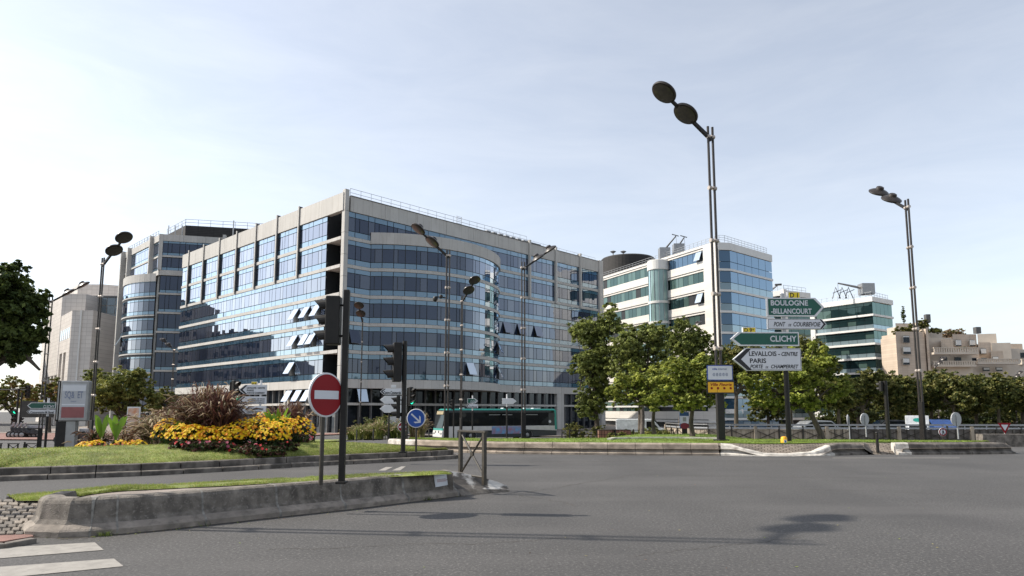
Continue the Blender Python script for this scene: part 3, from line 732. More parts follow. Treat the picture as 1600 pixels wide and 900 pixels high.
# ---------------------------------------------- the big glass office block
def big_block():
    O = at(535, 450, 90); O.z = 0; OO = Vector((O.x, O.y, -1.65))
    dR = azv(43.5); dL = azv(-46.5); nR = -dL; nL = -dR
    LR, LL = 58.2, 55.0
    root = thing('office_building', 'large glass office block with beige bands, vertical fins and a curved bay', 'office building', OO)
    W = lambda a, b: O+dR*a+dL*b
    m = MB()
    poly = [W(.25, .0), W(.25, .4), W(3, .4), W(3, 4.0), W(.0, 4.0), W(0, LL), W(LR, LL), W(LR, 0)]
    m.prism(poly, 4.9, 30.2, 'dark_core')
    m.prism([W(.6, .6), W(.6, LL-1), W(LR-1, LL-1), W(LR-1, .6)], -3, 4.9, 'dark_core')
    m.build('core', root, origin=OO)
    # parapets, base band, corner column
    m = MB()
    for k in range(9):
        m.fbox(O, dL, nL, LL-(k+1)*6.12+.02, LL-k*6.12-.02, 28.65, 31.15, -.4, .34, 'beige_panel')
    m.fbox(O, dL, nL, .5, 4.0-.1, 28.75, 31.15, -.35, .32, 'beige_panel')
    for k in range(10): m.fbox(O, dR, nR, .7+k*5.74+.02, .7+(k+1)*5.74-.02, 28.65, 30.75, -.4, .34, 'beige_panel')
    m.fbox(O, dR, nR, .7, LR-.3, 30.752, 30.85, -.45, .42, 'window_frame')
    m.build('parapet', root, origin=OO)
    m = MB()
    for k in range(9): m.fbox(O, dL, nL, k*6.1+.02, k*6.1+6.08, 4.7, 5.88, -.4, .36, 'beige_panel')
    for k in range(9): m.fbox(O, dR, nR, .7+k*6.4, .7+k*6.4+6.36, 4.7, 5.88, -.4, .36, 'beige_panel')
    m.build('base_band', root, origin=OO)
    m = MB()
    for k in range(9): m.fbox(O, dR, nR, -.22, .42, 31.6-(k+1)*3.0+.02, 31.6-k*3.0-.02, -.30, .40, 'beige_panel')
    m.build('corner_column', root, origin=OO)
    m = MB(); m.fbox(O, dR, nR, LR-1.0, LR+.3, -2.5, 31.0, -.4, .5, 'beige_panel'); m.build('end_column', root, origin=OO)
    zb = [25.15-3.85*k for k in range(6)]   # glass bottoms
    wins = []
    # left facade
    starts = [4.05]+[LL-6.68*k for k in range(7, -1, -1)]
    starts = [4.05, 11.5, 18.1, 24.95, 31.8, 38.5, 45.1, 51.8, LL]
    bands = MB()
    for k, z in enumerate(zb):
        zt = z+(3.5 if k == 0 else 3.4)
        for a, b in zip(starts, starts[1:]):
            m = MB(); ribbon(m, O, dL, nL, a, b, z, z+.8, z+2.72, zt); wins.append((dist_of(O, dL, a, z), m))
        if k < 5:
            bands.fbox(O, dL, nL, .4, LL, z-.45, z, -.3, .26, 'beige_panel')
    # recess slabs: deep shelves inside the loggia
    for k, z in enumerate(zb[:5]): bands.fbox(O, dL, nL, .5, 3.95, z-.4, z-.02, -2.9, -.31, 'beige_panel')
    m = MB()
    for u in starts[1:-1]:
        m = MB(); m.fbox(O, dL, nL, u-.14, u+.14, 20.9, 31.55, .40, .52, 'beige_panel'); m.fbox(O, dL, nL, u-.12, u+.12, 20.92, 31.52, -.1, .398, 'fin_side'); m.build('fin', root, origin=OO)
    # right facade segments
    U1, U2 = 4.3, 29.7
    segR = [.55, 7.0, 13.4, 20.0, 26.6, 31.6, 37.0, 44.1, 51.3, LR-1.0]
    for a, b in zip(segR, segR[1:]):
        m = MB(); z = zb[0]; ribbon(m, O, dR, nR, a, b, z, z+.8, z+2.72, z+3.5); wins.append((dist_of(O, dR, a, z), m))
    bands.fbox(O, dR, nR, .5, U1, zb[0]-.45, zb[0], -.3, .24, 'beige_panel'); bands.fbox(O, dR, nR, U2, LR-1, zb[0]-.45, zb[0], -.3, .24, 'beige_panel')
    for k, z in enumerate(zb[1:]):
        for a, b in ((.55, U1), (U2, 37.0), (37.0, 44.1), (44.1, 51.3), (51.3, LR-1.0)):
            m = MB(); ribbon(m, O, dR, nR, a, b, z, z+.8, z+2.72, z+3.4); wins.append((dist_of(O, dR, a, z), m))
        if k < 4:
            bands.fbox(O, dR, nR, .5, U1+.1, z-.45, z, -.3, .24, 'beige_panel'); bands.fbox(O, dR, nR, U2-.2, LR-1, z-.45, z, -.3, .24, 'beige_panel')
    for u in (37.0, 44.1, 51.3):
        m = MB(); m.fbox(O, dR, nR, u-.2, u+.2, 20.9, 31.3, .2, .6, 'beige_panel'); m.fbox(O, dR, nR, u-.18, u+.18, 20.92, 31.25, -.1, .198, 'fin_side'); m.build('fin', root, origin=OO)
    # curved bay
    cch = (U2-U1)/2; half = rad(47); Rr = cch/math.sin(half); cu = (U1+U2)/2; co = -Rr*math.cos(half)
    nseg = 18; arc = []
    for k in range(nseg+1):
        t = -half+2*half*k/nseg; arc.append(O+dR*(cu+Rr*math.sin(t))+nR*(co+Rr*math.cos(t)+.14))
    m = MB(); m.prism([(p.x, p.y) for p in arc], 4.9, 24.7, 'dark_core'); m.build('bay_core', root, origin=OO)
    bayp = MB(); bayb = MB()
    for k in range(nseg):
        a, b = arc[k], arc[k+1]; L = (b-a).length; d = (b-a).normalized(); n = Vector((d.y, -d.x, 0))
        bayp.fbox(a, d, n, -.03, L+.03, 24.72, 26.35, -.5, .22, 'beige_panel'); bayb.fbox(a, d, n, -.03, L+.03, 4.7, 5.88, -.5, .24, 'beige_panel')
        for z in zb[1:5]: bands.fbox(a, d, n, -.02, L+.02, z-.45, z, -.2, .14, 'beige_panel')
    for k in range(0, nseg, 3):
        for z in zb[1:]:
            mm = MB()
            for j in range(k, min(k+3, nseg)):
                a, b = arc[j], arc[j+1]; L = (b-a).length; d = (b-a).normalized(); n = Vector((d.y, -d.x, 0))
                vis = ('vision', 'vision', 'vision_pale')
                if j % 2: cuts = [(0, L)]
                else: cuts = [(0, L*.36), (L*.36, L)]
                pane(mm, a, d, n, 0, L, z, z+.8, .05, 'spandrel'); pane(mm, a, d, n, 0, L, z+2.72, z+3.4, .05, 'spandrel')
                for c0, c1 in cuts: pane(mm, a, d, n, c0, c1, z+.8, z+2.72, .05, PR.choice(vis))
            wins.append((dist_of(O, dR, cu, z), mm))
    bayp.build('bay_parapet', root, origin=OO); bayb.build('bay_base_band', root, origin=OO)
    m = MB(); m.prism([(p.x, p.y) for p in arc], 24.75, 26.2, 'beige_panel'); m.build('bay_roof', root, origin=OO)
    bands.build('floor_bands', root, origin=OO)
    # ground storeys
    g = MB()
    for (d, n, L, s) in ((dL, nL, LL, .5), (dR, nR, LR, .9)):
        g.fbox(O, d, n, s, L, 2.42, 2.75, -.5, .1, 'beige_panel')
        u = s+.3
        k = 0
        while u < L-2:
            g.fbox(O, d, n, u, u+.18, -2.6, 4.7, -.45, .0, 'window_frame'); u += 1.9; k += 1
    for u in (12.6, 13.6): g.fbox(O, dL, nL, u, u+.5, -2.6, 4.7, -.4, .3, 'beige_panel')
    g.fbox(O, dR, nR, 44.3, 46.2, -2.6, 4.72, -.4, .33, 'beige_panel')
    g.fbox(O, dR, nR, 8, 12, -2.6, .9, -.3, .3, 'white_slab')
    g.build('ground_frame', root, origin=OO)
    for (d, n, L, s) in ((dL, nL, LL, 1), (dR, nR, LR, 1)):
        for z0, z1 in ((-2.0, 2.42), (2.75, 4.7)):
            for k in range(7):
                m = MB(); a = s+(L-s)*k/7; b = s+(L-s)*(k+1)/7
                nn = 4
                for j in range(nn): pane(m, O, d, n, a+(b-a)*j/nn, a+(b-a)*(j+1)/nn, z0, z1, -.35, 'vision_dark')
                m.build('shop_window' if z0 < 0 else 'mezzanine_window', root, origin=OO, fix=False)
    # tilted panes
    k = 0
    for u_px, y0 in ((465, 478), (482, 475), (499, 472), (463, 523), (481, 520), (492, 517), (458, 567)):
        u, z = onf(u_px, y0, O, dL); zz = min(zb, key=lambda q: abs(q+2.72-z)); open_window(root, OO, O, dL, nL, u-.75, 1.5, zz+2.72, 1.9, 30)
    for u_px, y0 in ((455, 614), (470, 613), (485, 612)):
        u, z = onf(u_px, y0, O, dL); open_window(root, OO, O, dL, nL, u-.75, 1.6, 4.65, 1.9, 30)
    for u_px, y0 in ((565, 518), (790, 500), (812, 500), (838, 504)):
        u, z = onf(u_px, y0, O, dR); zz = min(zb, key=lambda q: abs(q+2.72-z))
        if u_px > 700: open_window(root, OO, O, dR, nR, u-.8, 1.7, zz+2.72, 1.9, 20, m='vision_pale')
        else: 
            a, b = arc[0], arc[1]; open_window(root, OO, O, dR, nR, u-2.1, 1.5, zz+2.72, 1.9, 20, m='vision_pale')
    a, b = arc[9], arc[10]; d = (b-a).normalized(); n = Vector((d.y, -d.x, 0)); open_window(root, OO, a, d, n, .3, 1.5, zb[5]+2.72, 1.9, 24, o=.1)
    for j, z in ((15, zb[4]), (16, zb[4]), (15, zb[5]), (16, zb[5])):
        a, b = arc[j], arc[j+1]; d = (b-a).normalized(); n = Vector((d.y, -d.x, 0)); open_window(root, OO, a, d, n, .2, 1.3, z+2.72, 1.9, 24, o=.1, m='vision_pale')
    open_window(root, OO, O, dR, nR, 2.6, 1.5, 4.6, 1.8, 18)
    finish_windows(wins, root, OO)
    # roof edge
    r = MB(); railing(r, [O+dR*1.0-nR*.3+Vector((0, 0, 30.9)), O+dR*37.0-nR*.3+Vector((0, 0, 30.9))], 1.15, 1.7, r=.035)
    railing(r, [O+dR*37.0-nR*.3+Vector((0, 0, 31.0)), O+dR*57-nR*.3+Vector((0, 0, 31.0))], .5, 2.2, r=.025, mids=0)
    railing(r, [O+dL*3-nL*1.5+Vector((0, 0, 31.1)), O+dL*8-nL*1.5+Vector((0, 0, 31.1))], .35, 1.5, r=.02, mids=0)
    r.build('roof_railing', root, origin=OO)
    r = MB()
    for k in range(2):
        q = O+dR*(20.5+k*1.0)-nR*.2; r.tube([(q.x, q.y, 29.8), (q.x, q.y, 32.3)], .04, 'rail_metal', 5)
    for k in range(7): q = O+dR*20.5-nR*.2; p = O+dR*21.5-nR*.2; r.tube([(q.x, q.y, 30.6+.27*k), (p.x, p.y, 30.6+.27*k)], .03, 'rail_metal', 4)
    r.build('roof_ladder', root, origin=OO)
    r = MB()
    r.fbox(O, dR, nR, 27.5, 36.0, 30.9, 31.35, -2.4, -.9, 'window_frame')
    for k in range(7): r.fbox(O, dR, nR, 27.8+k*1.5, 28.7+k*1.5, 31.36, 31.55, -2.4, -.8, 'steel')
    r.fbox(O, dR, nR, 38.0, 41.5, 30.9, 31.5, -2.4, -.9, 'window_frame')
    r.build('roof_duct', root, origin=OO)
    return O, dR, dL
big_block()

# ---------------------------------------------- glass tower with rounded bay, behind on the left
def left_block():
    O = at(250, 420, 131); O.z = 0; OO = Vector((O.x, O.y, -1.6))
    dL = azv(-45); dR = azv(75); nL = Vector((-dL.y, dL.x, 0)); nR = Vector((dR.y, -dR.x, 0))
    if nL.y > 0: nL = -nL
    root = thing('office_building', 'glass office tower with a rounded bay and a dark rooftop box, second from the left', 'office building', OO)
    LL, LR = 22.2, 40
    q2 = O+dL*LL; q3 = q2-nL*25; q4 = O+dR*LR
    m = MB(); m.prism([O, O+dL*LL, q3, q4-nR*20, q4], -3, 35.4, 'dark_core'); m.build('core', root, origin=OO)
    wins = []; bands = MB()
    zt0 = [(31.95, 34.8), (28.98, 31.6)]+[(24.5-3.75*k, 27.95-3.75*k) for k in range(7)]
    zt0[2] = (24.5, 27.95)
    m = MB()
    for (d, n, L) in ((dL, nL, LL), (dR, nR, LR)):
        nn = int(L/4)
        for k in range(nn): m.fbox(O, d, n, L*k/nn+.02, L*(k+1)/nn-.02, 34.8, 36.1, -.4, .34, 'beige_panel')
    m.fbox(O, dR, nR, -.4, .3, 28.98, 36.12, -.2, .4, 'beige_panel')
    m.build('parapet', root, origin=OO)
    for z0, z1 in zt0:
        for (d, n, L, segs) in ((dR, nR, LR, [0.2, 6.5, 11.8, 18]), (dL, nL, LL, [.3, 4.2, 11.3, 18.4, 19.6])):
            if d is dL and z0 < 28: continue
            for a, b in zip(segs, segs[1:]):
                mm = MB(); ribbon(mm, O, d, n, a, b, z0, z0+.55 if z0 > 31.9 else z0+.6, z1-(.1 if z0 < 29.5 else .45), z1, vis=('vision', 'vision')); wins.append((dist_of(O, d, a, z0), mm))
        for (d, n, L) in ((dR, nR, 20), (dL, nL, 19.6)):
            if d is dL and z0 < 28: continue
            bands.fbox(O, d, n, 0, L, z0-(.35 if abs(z0-28.98) > .1 else 1.0), z0, -.2, .26, 'beige_panel')
    for u in (4.2, 18.4): mm = MB(); mm.fbox(O, dL, nL, u-.25, u+.25, 26, 36.4, 0, .95, 'beige_panel'); mm.build('fin', root, origin=OO)
    mm = MB(); mm.fbox(O, dR, nR, 11.2, 11.8, 28, 36.6, 0, .9, 'beige_panel'); mm.build('fin', root, origin=OO)
    # side column on the far left
    mm = MB()
    for k in range(12): mm.fbox(O, dL, nL, 22.2, 22.8, 36.3-(k+1)*3.2+.03, 36.3-k*3.2, -2.5, 1.1, 'beige_panel')
    mm.build('end_column', root, origin=OO)
    for k in range(10): bands.fbox(O, dL, nL, 19.6, 22.2, 34.8-3.75*k, 35.2-3.75*k, -.5, .25, 'beige_panel')
    # rounded bay
    U1, U2 = 1.4, 18.2; cch = (U2-U1)/2; half = rad(38); Rr = cch/math.sin(half); cu = (U1+U2)/2; co = -Rr*math.cos(half); ns = 14; arc = []
    for k in range(ns+1):
        t = half-2*half*k/ns; arc.append(O+dL*(cu+Rr*math.sin(t))+nL*(co+Rr*math.cos(t)+.1))
    mm = MB(); mm.prism([(p.x, p.y) for p in arc], -3, 27.0, 'dark_core'); mm.build('bay_core', root, origin=OO)
    bp = MB()
    for k in range(ns):
        a, b = arc[k], arc[k+1]; L = (b-a).length; d = (b-a).normalized(); n = Vector((d.y, -d.x, 0))
        if n.dot(nL) < 0: n = -n
        bp.fbox(a, d, n, 0, L, 26.9, 28.5, -.4, .2, 'beige_panel')
        for z0, z1 in zt0[2:]:
            bands.fbox(a, d, n, -.01, L+.01, z0-.68, z0-.42, -.2, .10, 'beige_panel')
    for k in range(0, ns, 2):
        for z0, z1 in zt0[2:]:
            mm = MB()
            for j in (k, k+1):
                a, b = arc[j], arc[j+1]; L = (b-a).length; d = (b-a).normalized(); n = Vector((d.y, -d.x, 0))
                if n.dot(nL) < 0: n = -n
                pane(mm, a, d, n, 0, L, z0-.4, z0+.3, .05, 'spandrel'); pane(mm, a, d, n, 0, L, z0+.3, z1-1.2, .05, 'vision_pale'); pane(mm, a, d, n, 0, L, z1-1.2, z1-1.17+.4, .05, 'spandrel')
            wins.append((dist_of(O, dL, 8, z0), mm))
    bp.prism([(p.x, p.y) for p in arc], 27.0, 28.3, 'beige_panel'); bp.build('bay_parapet', root, origin=OO); bands.build('floor_bands', root, origin=OO)
    finish_windows(wins, root, OO)
    a, b = arc[5], arc[6]; d = (b-a).normalized(); n = Vector((d.y, -d.x, 0)); n = n if n.dot(nL) > 0 else -n
    open_window(root, OO, a, d, n, .2, 1.6, 16.5, 2.0, 28, o=.1)
    # rooftop plant
    A = at(290, 352, 139); z1 = A.z; z0 = 35.5
    pm = MB(); A2 = A+azv(77)*17; A3 = A2+azv(-13)*14; A4 = A+azv(-45)*11
    pm.prism([(A.x, A.y), (A2.x, A2.y), (A3.x, A3.y), (A4.x, A4.y)], z0, z1, 'dark_louvre'); pm.build('rooftop_plant', root, origin=OO)
    r = MB(); zz = Vector((0, 0, 1)); A.z = z1; A2.z = z1; A4.z = z1
    railing(r, [A4, A, A2], 1.3, 2.4, r=.05)
    T = lambda d, u: O+d*u+Vector((0, 0, 36.1))
    railing(r, [T(dL, 22), T(dL, 9)], 1.1, 1.6, r=.045); railing(r, [T(dL, 8.5), T(dL, 2)], 1.1, 1.6, r=.045)
    q = at(287, 350, 136); 
    for k in range(3): r.tube([(q.x-3+k*1.4, q.y, 36), (q.x-3+k*1.4, q.y, 39.3)], .1, 'steel', 6)
    q = at(365, 350, 137); r.tube([(q.x, q.y, 37), (q.x, q.y, 40.6)], .12, 'steel', 6)
    r.build('roof_railing', root, origin=OO)
left_block()

# ---------------------------------------------- pale stone offices at the far left
def stone_offices():
    A = at(140, 470, 165); A.z = 0; OO = Vector((A.x, A.y, -1.6))
    root = thing('office_building', 'pale stone office building with a mirrored glass corner, far left', 'office building', OO)
    dl = azv(-42); dx = azv(88); nl = Vector((-dl.y, dl.x, 0)); nl = nl if nl.y < 0 else -nl; nx = Vector((dx.y, -dx.x, 0)); nx = nx if nx.y < 0 else -nx
    H = at(140, 461, 165).z
    m = MB(); B = A+dx*26
    m.prism([A, A+dl*70, A+dl*70-nl*30, B-nx*30, B], -3, H-.5, 'stone_clad')
    # set-back top storey
    T = at(122, 444, 178); T2 = T+dx*6.5; T3 = T2+azv(60)*14; m.prism([T, T+dl*22, T3+azv(-20)*20, T3, T2], H-6, T.z, 'stone_clad')
    U = at(98, 459, 160); Uz = U.z; m.prism([U, U+dl*20, U+dl*20-nl*10, U+dx*5.5+azv(0)*6, U+dx*5.5], 10, Uz, 'stone_clad')
    m.build('wall', root, origin=OO)
    # mirrored square grid
    for r_i in range(9):
        mm = MB()
        z1 = H-.6-r_i*2.05
        for c in range(9): pane(mm, A, dx, nx, .3+c*2.0, 2.3+c*2.0, z1-2.05, z1, .2, 'mirror_glass', gap=.07, jit=.006)
        mm.build('window', root, origin=OO, fix=False)
    mm = MB(); mm.fbox(A, dx, nx, 0, 22, H-.6, H-.2, -.2, .35, 'window_frame'); mm.fbox(A, dx, nx, -.1, .25, 0, H, -.1, .4, 'white_slab'); mm.build('glazing_frame', root, origin=OO)
    # small window band high on the sunlit face
    for k in range(14):
        mm = MB(); u = 2+k*2.4; mm.fbox(A, dl, nl, u, u+1.5, H-4.6, H-2.6, -.1, .06, 'mirror_glass'); mm.build('window', root, origin=OO)
    # lower front volume with deep tall openings
    Bq = at(112, 500, 150); Bq.z = 0; Hb = at(112, 485, 150).z
    fr = MB(); E = Bq+dx*4.6
    fr.prism([Bq, Bq+dl*4, Bq+dl*4-nl*12, E-nx*12, E], -3, Hb, 'stone_clad')
    pier = [4, 8.6, 13.4, 18.2, 23, 28, 33]
    for a, b in zip(pier, pier[1:]): fr.fbox(Bq, dl, nl, b-1.6, b, -3, Hb-9, -3.0, 0, 'stone_clad')
    fr.fbox(Bq, dl, nl, 4, 34, Hb-9, Hb, -4, 0, 'stone_clad'); fr.fbox(Bq, dl, nl, 4, 34, -3, Hb-9.1, -4.2, -3.05, 'stone_clad')
    fr.fbox(Bq, dx, nx, 1.9, 2.25, -3, Hb+.02, 0, .25, 'white_slab')
    fr.build('front_wing', root, origin=OO)
    for a, b in zip(pier, pier[1:]):
        mm = MB()
        for r_i in range(6):
            pane(mm, Bq, dl, nl, a+.2, a+1.6, r_i*2.2-2, r_i*2.2+.2, -2.9, 'mirror_glass'); pane(mm, Bq, dl, nl, a+1.6, b-1.8, r_i*2.2-2, r_i*2.2+.2, -2.9, 'mirror_glass')
        mm.build('window', root, origin=OO, fix=False)
    for k in range(12):
        mm = MB(); u = 1.2+k*2.4; mm.fbox(Bq, dl, nl, u, u+1.3, Hb-6.0, Hb-3.6, -.1, .05, 'mirror_glass'); mm.build('window', root, origin=OO)
    open_window(root, OO, Bq, dl, nl, 8.7, 1.5, 3.4, 2.4, 30, o=.1)
stone_offices()

# ---------------------------------------------- white office building, centre right
def white_block():
    O = at(1123, 420, 125); O.z = 0; OO = Vector((O.x, O.y, -1.6))
    root = thing('office_building', 'white office building with ribbon windows, a glass stair cylinder and a dark rooftop drum', 'office building', OO)
    dl = azv(-26); nl = Vector((-dl.y, dl.x, 0)); nl = nl if nl.y < 0 else -nl
    c1 = O+azv(82)*2.3; dr = azv(49); nr = Vector((dr.y, -dr.x, 0)); E = c1+dr*15.6
    H = 33.0; LL = 45
    m = MB()
    inn = [O-nl*.6+azv(82)*.1, c1-nr*.7, E-nr*.7, E-nr*22, O+dl*LL-nl*25, O+dl*LL-nl*.6]
    m.prism([(p.x, p.y) for p in inn], -3, H-.4, 'dark_core'); m.build('core', root, origin=OO)
    tops = [31.55-3.95*k for k in range(9)]
    wb = MB(); glassm = []
    # glass end: chamfer + main face
    faces = [(O, azv(82), 2.3), (c1, dr, 15.6)]
    sl = MB()
    for (A, d, L) in faces:
        n = Vector((d.y, -d.x, 0)); n = n if n.y < 0 else -n
        sl.fbox(A, d, n, -.02, L+.02, 31.6, H, -.6, .1, 'white_slab')
        for k, zt in enumerate(tops):
            if zt < -1: continue
            z0 = zt-3.5
            sl.fbox(A, d, n, -.02, L+.02, z0-.42, z0, -.6, .12, 'white_slab')
            mm = MB(); nn = 6 if L > 5 else 1
            for j in range(nn):
                a, b = L*j/nn, L*(j+1)/nn
                pane(mm, A, d, n, a, b, z0, z0+1.35, -.05, 'blue_spandrel' if k else 'blue_glass'); pane(mm, A, d, n, a, b, z0+1.35, zt, -.05, 'blue_glass')
            mm.build('window', root, origin=OO, fix=False)
    # long white face with ribbons
    wtops = [32.4-4.1*k for k in range(9)]
    rows = [(w_-2.1, w_) for w_ in wtops]
    zprev = H+.3
    for z0, z1 in rows:
        if z1 < -1: break
        wb.fbox(O, dl, nl, 0, LL, z1, zprev, -.6, 0, 'white_clad'); zprev = z0
        wb.fbox(O, dl, nl, 0, 4.1, z0, z1, -.6, 0, 'white_clad')
        if z0 > 5 or True:
            wb.fbox(O, dl, nl, 4.1, LL, z1+.35, z1+.45, -.0, .1, 'window_frame')
    wb.fbox(O, dl, nl, 0, LL, -3, zprev, -.6, 0, 'white_clad')
    wb.build('wall', root, origin=OO); sl.build('floor_slabs', root, origin=OO)
    for i, (z0, z1) in enumerate(rows[:8]):
        for (a, b) in ((4.2, 10.3), (10.3, 14.4), (19.3, 26), (26, 33), (33, 40), (40, LL-.4)):
            mm = MB(); nn = round((b-a)/1.5)
            for j in range(nn):
                k_ = 'blue_glass' if (i == 0 and a < 15) else PR.choice(['green_glass', 'green_glass', 'green_lit', 'dark_core'])
                pane(mm, O, dl, nl, a+(b-a)*j/nn, a+(b-a)*(j+1)/nn, z0, z1, -.22, k_)
            mm.build('window', root, origin=OO, fix=False)
    for k, zt in ((0, 32.4), (2, 24.2)): open_window(root, OO, O, dl, nl, 4.6, 1.6, zt, 2.0, 22, o=-.15)
    # glass stair cylinder
    cc = O+dl*16.9+nl*.6; m = MB(); pr = [(2.2, -3)]
    m.lathe([(2.15, 5), (2.15, 31.0)], 'tower_glass', 28, (cc.x, cc.y, 0)); m.build('stair_glass', root, origin=OO, smooth=True)
    m = MB()
    m.lathe([(2.3, 30.6), (2.35, 30.7), (2.35, 32.6), (2.2, 32.7)], 'white_slab', 28, (cc.x, cc.y, 0))
    for z in (23.6, 19.4, 15.2, 11.0): m.lathe([(2.3, z), (2.3, z+.5)], 'white_slab', 28, (cc.x, cc.y, 0))
    for k in range(14):
        t = 2*PI*k/14; m.tube([(cc.x+2.2*math.cos(t), cc.y+2.2*math.sin(t), 5), (cc.x+2.2*math.cos(t), cc.y+2.2*math.sin(t), 31)], .05, 'rail_metal', 4)
    m.build('stair_rings', root, origin=OO)
    # rooftop drum
    D = at(981, 410, 167); m = MB(); Rd = 6.7; zt = at(975, 398.5, 161).z
    m.lathe([(Rd, 5), (Rd, zt), (Rd-.3, zt+.3), (Rd-3, zt+.5)], 'dark_louvre', 48, (D.x, D.y, 0)); m.build('rooftop_drum', root, origin=OO)
    m = MB()
    for px in (958, 974):
        q = at(px, 397, 163); m.tube([(q.x, q.y, zt), (q.x, q.y, zt+1.0)], .12, 'steel', 6); m.lathe([(.2, -.4), (.75, 0), (.2, .3)], 'rail_metal', 12, (q.x, q.y, zt+1.3))
    m.build('roof_dishes', root, origin=OO)
    r = MB(); z = Vector((0, 0, H+.3))
    railing(r, [O+dl*40+z-nl, O+z-nl*.8+dl*.5, c1+z-nr, E+z-nr], 1.3, 1.2, r=.035, mids=2); r.build('roof_railing', root, origin=OO)
    # window cleaning cranes
    for (px, py, ex, ey) in ((1038, 398, 1056, 369), (1060, 392, 1069, 371)):
        q = at(px, py, 141); e = at(ex, ey, 139); m = MB()
        m.box((q.x, q.y, q.z+.1), (2.2, 1.8, 2.6), 'steel'); m.tube([q+Vector((0, 0, 1)), e], [.2, .12], 'window_frame', 6); m.tube([e+Vector((-.8, 0, .4)), e+Vector((.6, 0, 0))], .1, 'window_frame', 5)
        m.tube([e, e+Vector((.2, 0, -2.6))], .03, 'window_frame', 4)
        m.build('roof_crane', root, origin=OO)
    # ground storeys seen between the trunks
    m = MB()
    for zz in (-.2, 2.8, 5.6):
        m.fbox(O, dl, nl, 2, 38, zz-.35, zz, 0, .25, 'white_slab')
    m.fbox(O, dr, nr, 0, 15, 1.2, 2.0, .3, 1.2, 'white_slab')
    m.build('ground_slabs', root, origin=OO)
white_block()

def green_block(px, py, Y, azl, azr, Ll, Lr, n_fl, label, lean=0.0):
    O = at(px, py, Y); H = O.z; O.z = 0; OO = Vector((O.x, O.y, -1.6))
    root = thing('office_building', label, 'office building', OO)
    dl, dr = azv(azl), azv(azr)
    m = MB(); nl = Vector((-dl.y, dl.x, 0)); nl = nl if nl.y < 0 else -nl; nr = Vector((dr.y, -dr.x, 0)); nr = nr if nr.y < 0 else -nr
    inn = [O-nl*.4-nr*.4, O+dr*Lr-nr*.4, O+dr*Lr-nr*20, O+dl*Ll-nl*20, O+dl*Ll-nl*.4]
    m.prism([(p.x, p.y) for p in inn], -3, H-.2, 'dark_core'); m.build('core', root, origin=OO)
    sl = MB()
    for (d, n, L) in ((dl, nl, Ll), (dr, nr, Lr)):
        sl.fbox(O, d, n, -.3, L, H-1.3, H, -.5, .35, 'white_slab')
        z = H-1.3
        for k in range(n_fl):
            z0 = z-3.3
            nn = max(2, round(L/2.2))
            for s0 in range(0, nn, 4):
                mm = MB()
                for j in range(s0, min(nn, s0+4)):
                    a, b = L*j/nn, L*(j+1)/nn
                    if k: pane(mm, O, d, n, a, b, z0, z0+1.1, -.1, 'blue_spandrel')
                    pane(mm, O, d, n, a, b, z0+(1.1 if k else 0), z-(0 if d is dr else 1.0), -.1, PR.choice(['green_glass', 'green_glass', 'green_lit']) if d is dl else 'green_glass', jit=.012)
                    if d is dl: pane(mm, O, d, n, a, b, z-1.0, z, -.1, 'green_glass')
                mm.build('window', root, origin=OO, fix=False)
            sl.fbox(O, d, n, -.3, L, z0-.55, z0, -.5, .3, 'white_slab'); z = z0-.55
    sl.build('floor_slabs', root, origin=OO)
    r = MB(); zz = Vector((0, 0, H)); railing(r, [O+dl*Ll+zz-nl, O+zz-nl-nr*.5, O+dr*Lr+zz-nr], 1.5, 1.6, r=.05); r.build('roof_railing', root, origin=OO)
    return root, OO, O, dl, dr, nl, nr, H
root, OO, O, dl, dr, nl, nr, H = green_block(1362, 463.5, 180, -34, 54, 16.5, 11.0, 9, 'dark green glass offices with white slabs and roof crane, right of the direction signs')
q = at(1345, 452, 184); e = at(1309, 442.5, 184); m = MB()
m.box((q.x+1.5, q.y, q.z), (3.4, 2.6, 3.0), 'steel'); m.tube([q+Vector((0, 0, .4)), e], [.35, .2], 'steel', 6); m.tube([e, e+Vector((0, 0, -2.4))], .05, 'window_frame', 4)
for x in (1306, 1316, 1326): 
    q = at(x, 458, 184); m.tube([q+Vector((-1, 0, -1.5)), q+Vector((0, 0, 1.6)), q+Vector((1.2, 0, -1.5))], .14, 'window_frame', 5); m.tube([q+Vector((-.8, 0, 0)), q+Vector((1.6, 0, 1.0))], .1, 'window_frame', 5)
m.build('roof_crane', root, origin=OO)
m = MB(); m.fbox(O, dl, nl, 16.5, 18.3, -2, H, -.5, .4, 'white_slab'); m.build('end_column', root, origin=OO)
root, OO, O, dl, dr, nl, nr, H = green_block(1224, 453.5, 168, -40, 62, 10, 9.5, 8, 'green glass office building partly hidden behind the direction signs')
m = MB(); m.fbox(O, dr, nr, -.5, .6, -2, H+.2, -.4, .5, 'white_slab')
q = at(1203, 455, 165); e = at(1216, 445, 165); m.tube([q, e], [.3, .15], 'steel', 6); m.tube([e-Vector((.8, 0, 0)), e+Vector((.8, 0, .1))], .25, 'window_frame', 6); m.build('roof_crane', root, origin=OO)

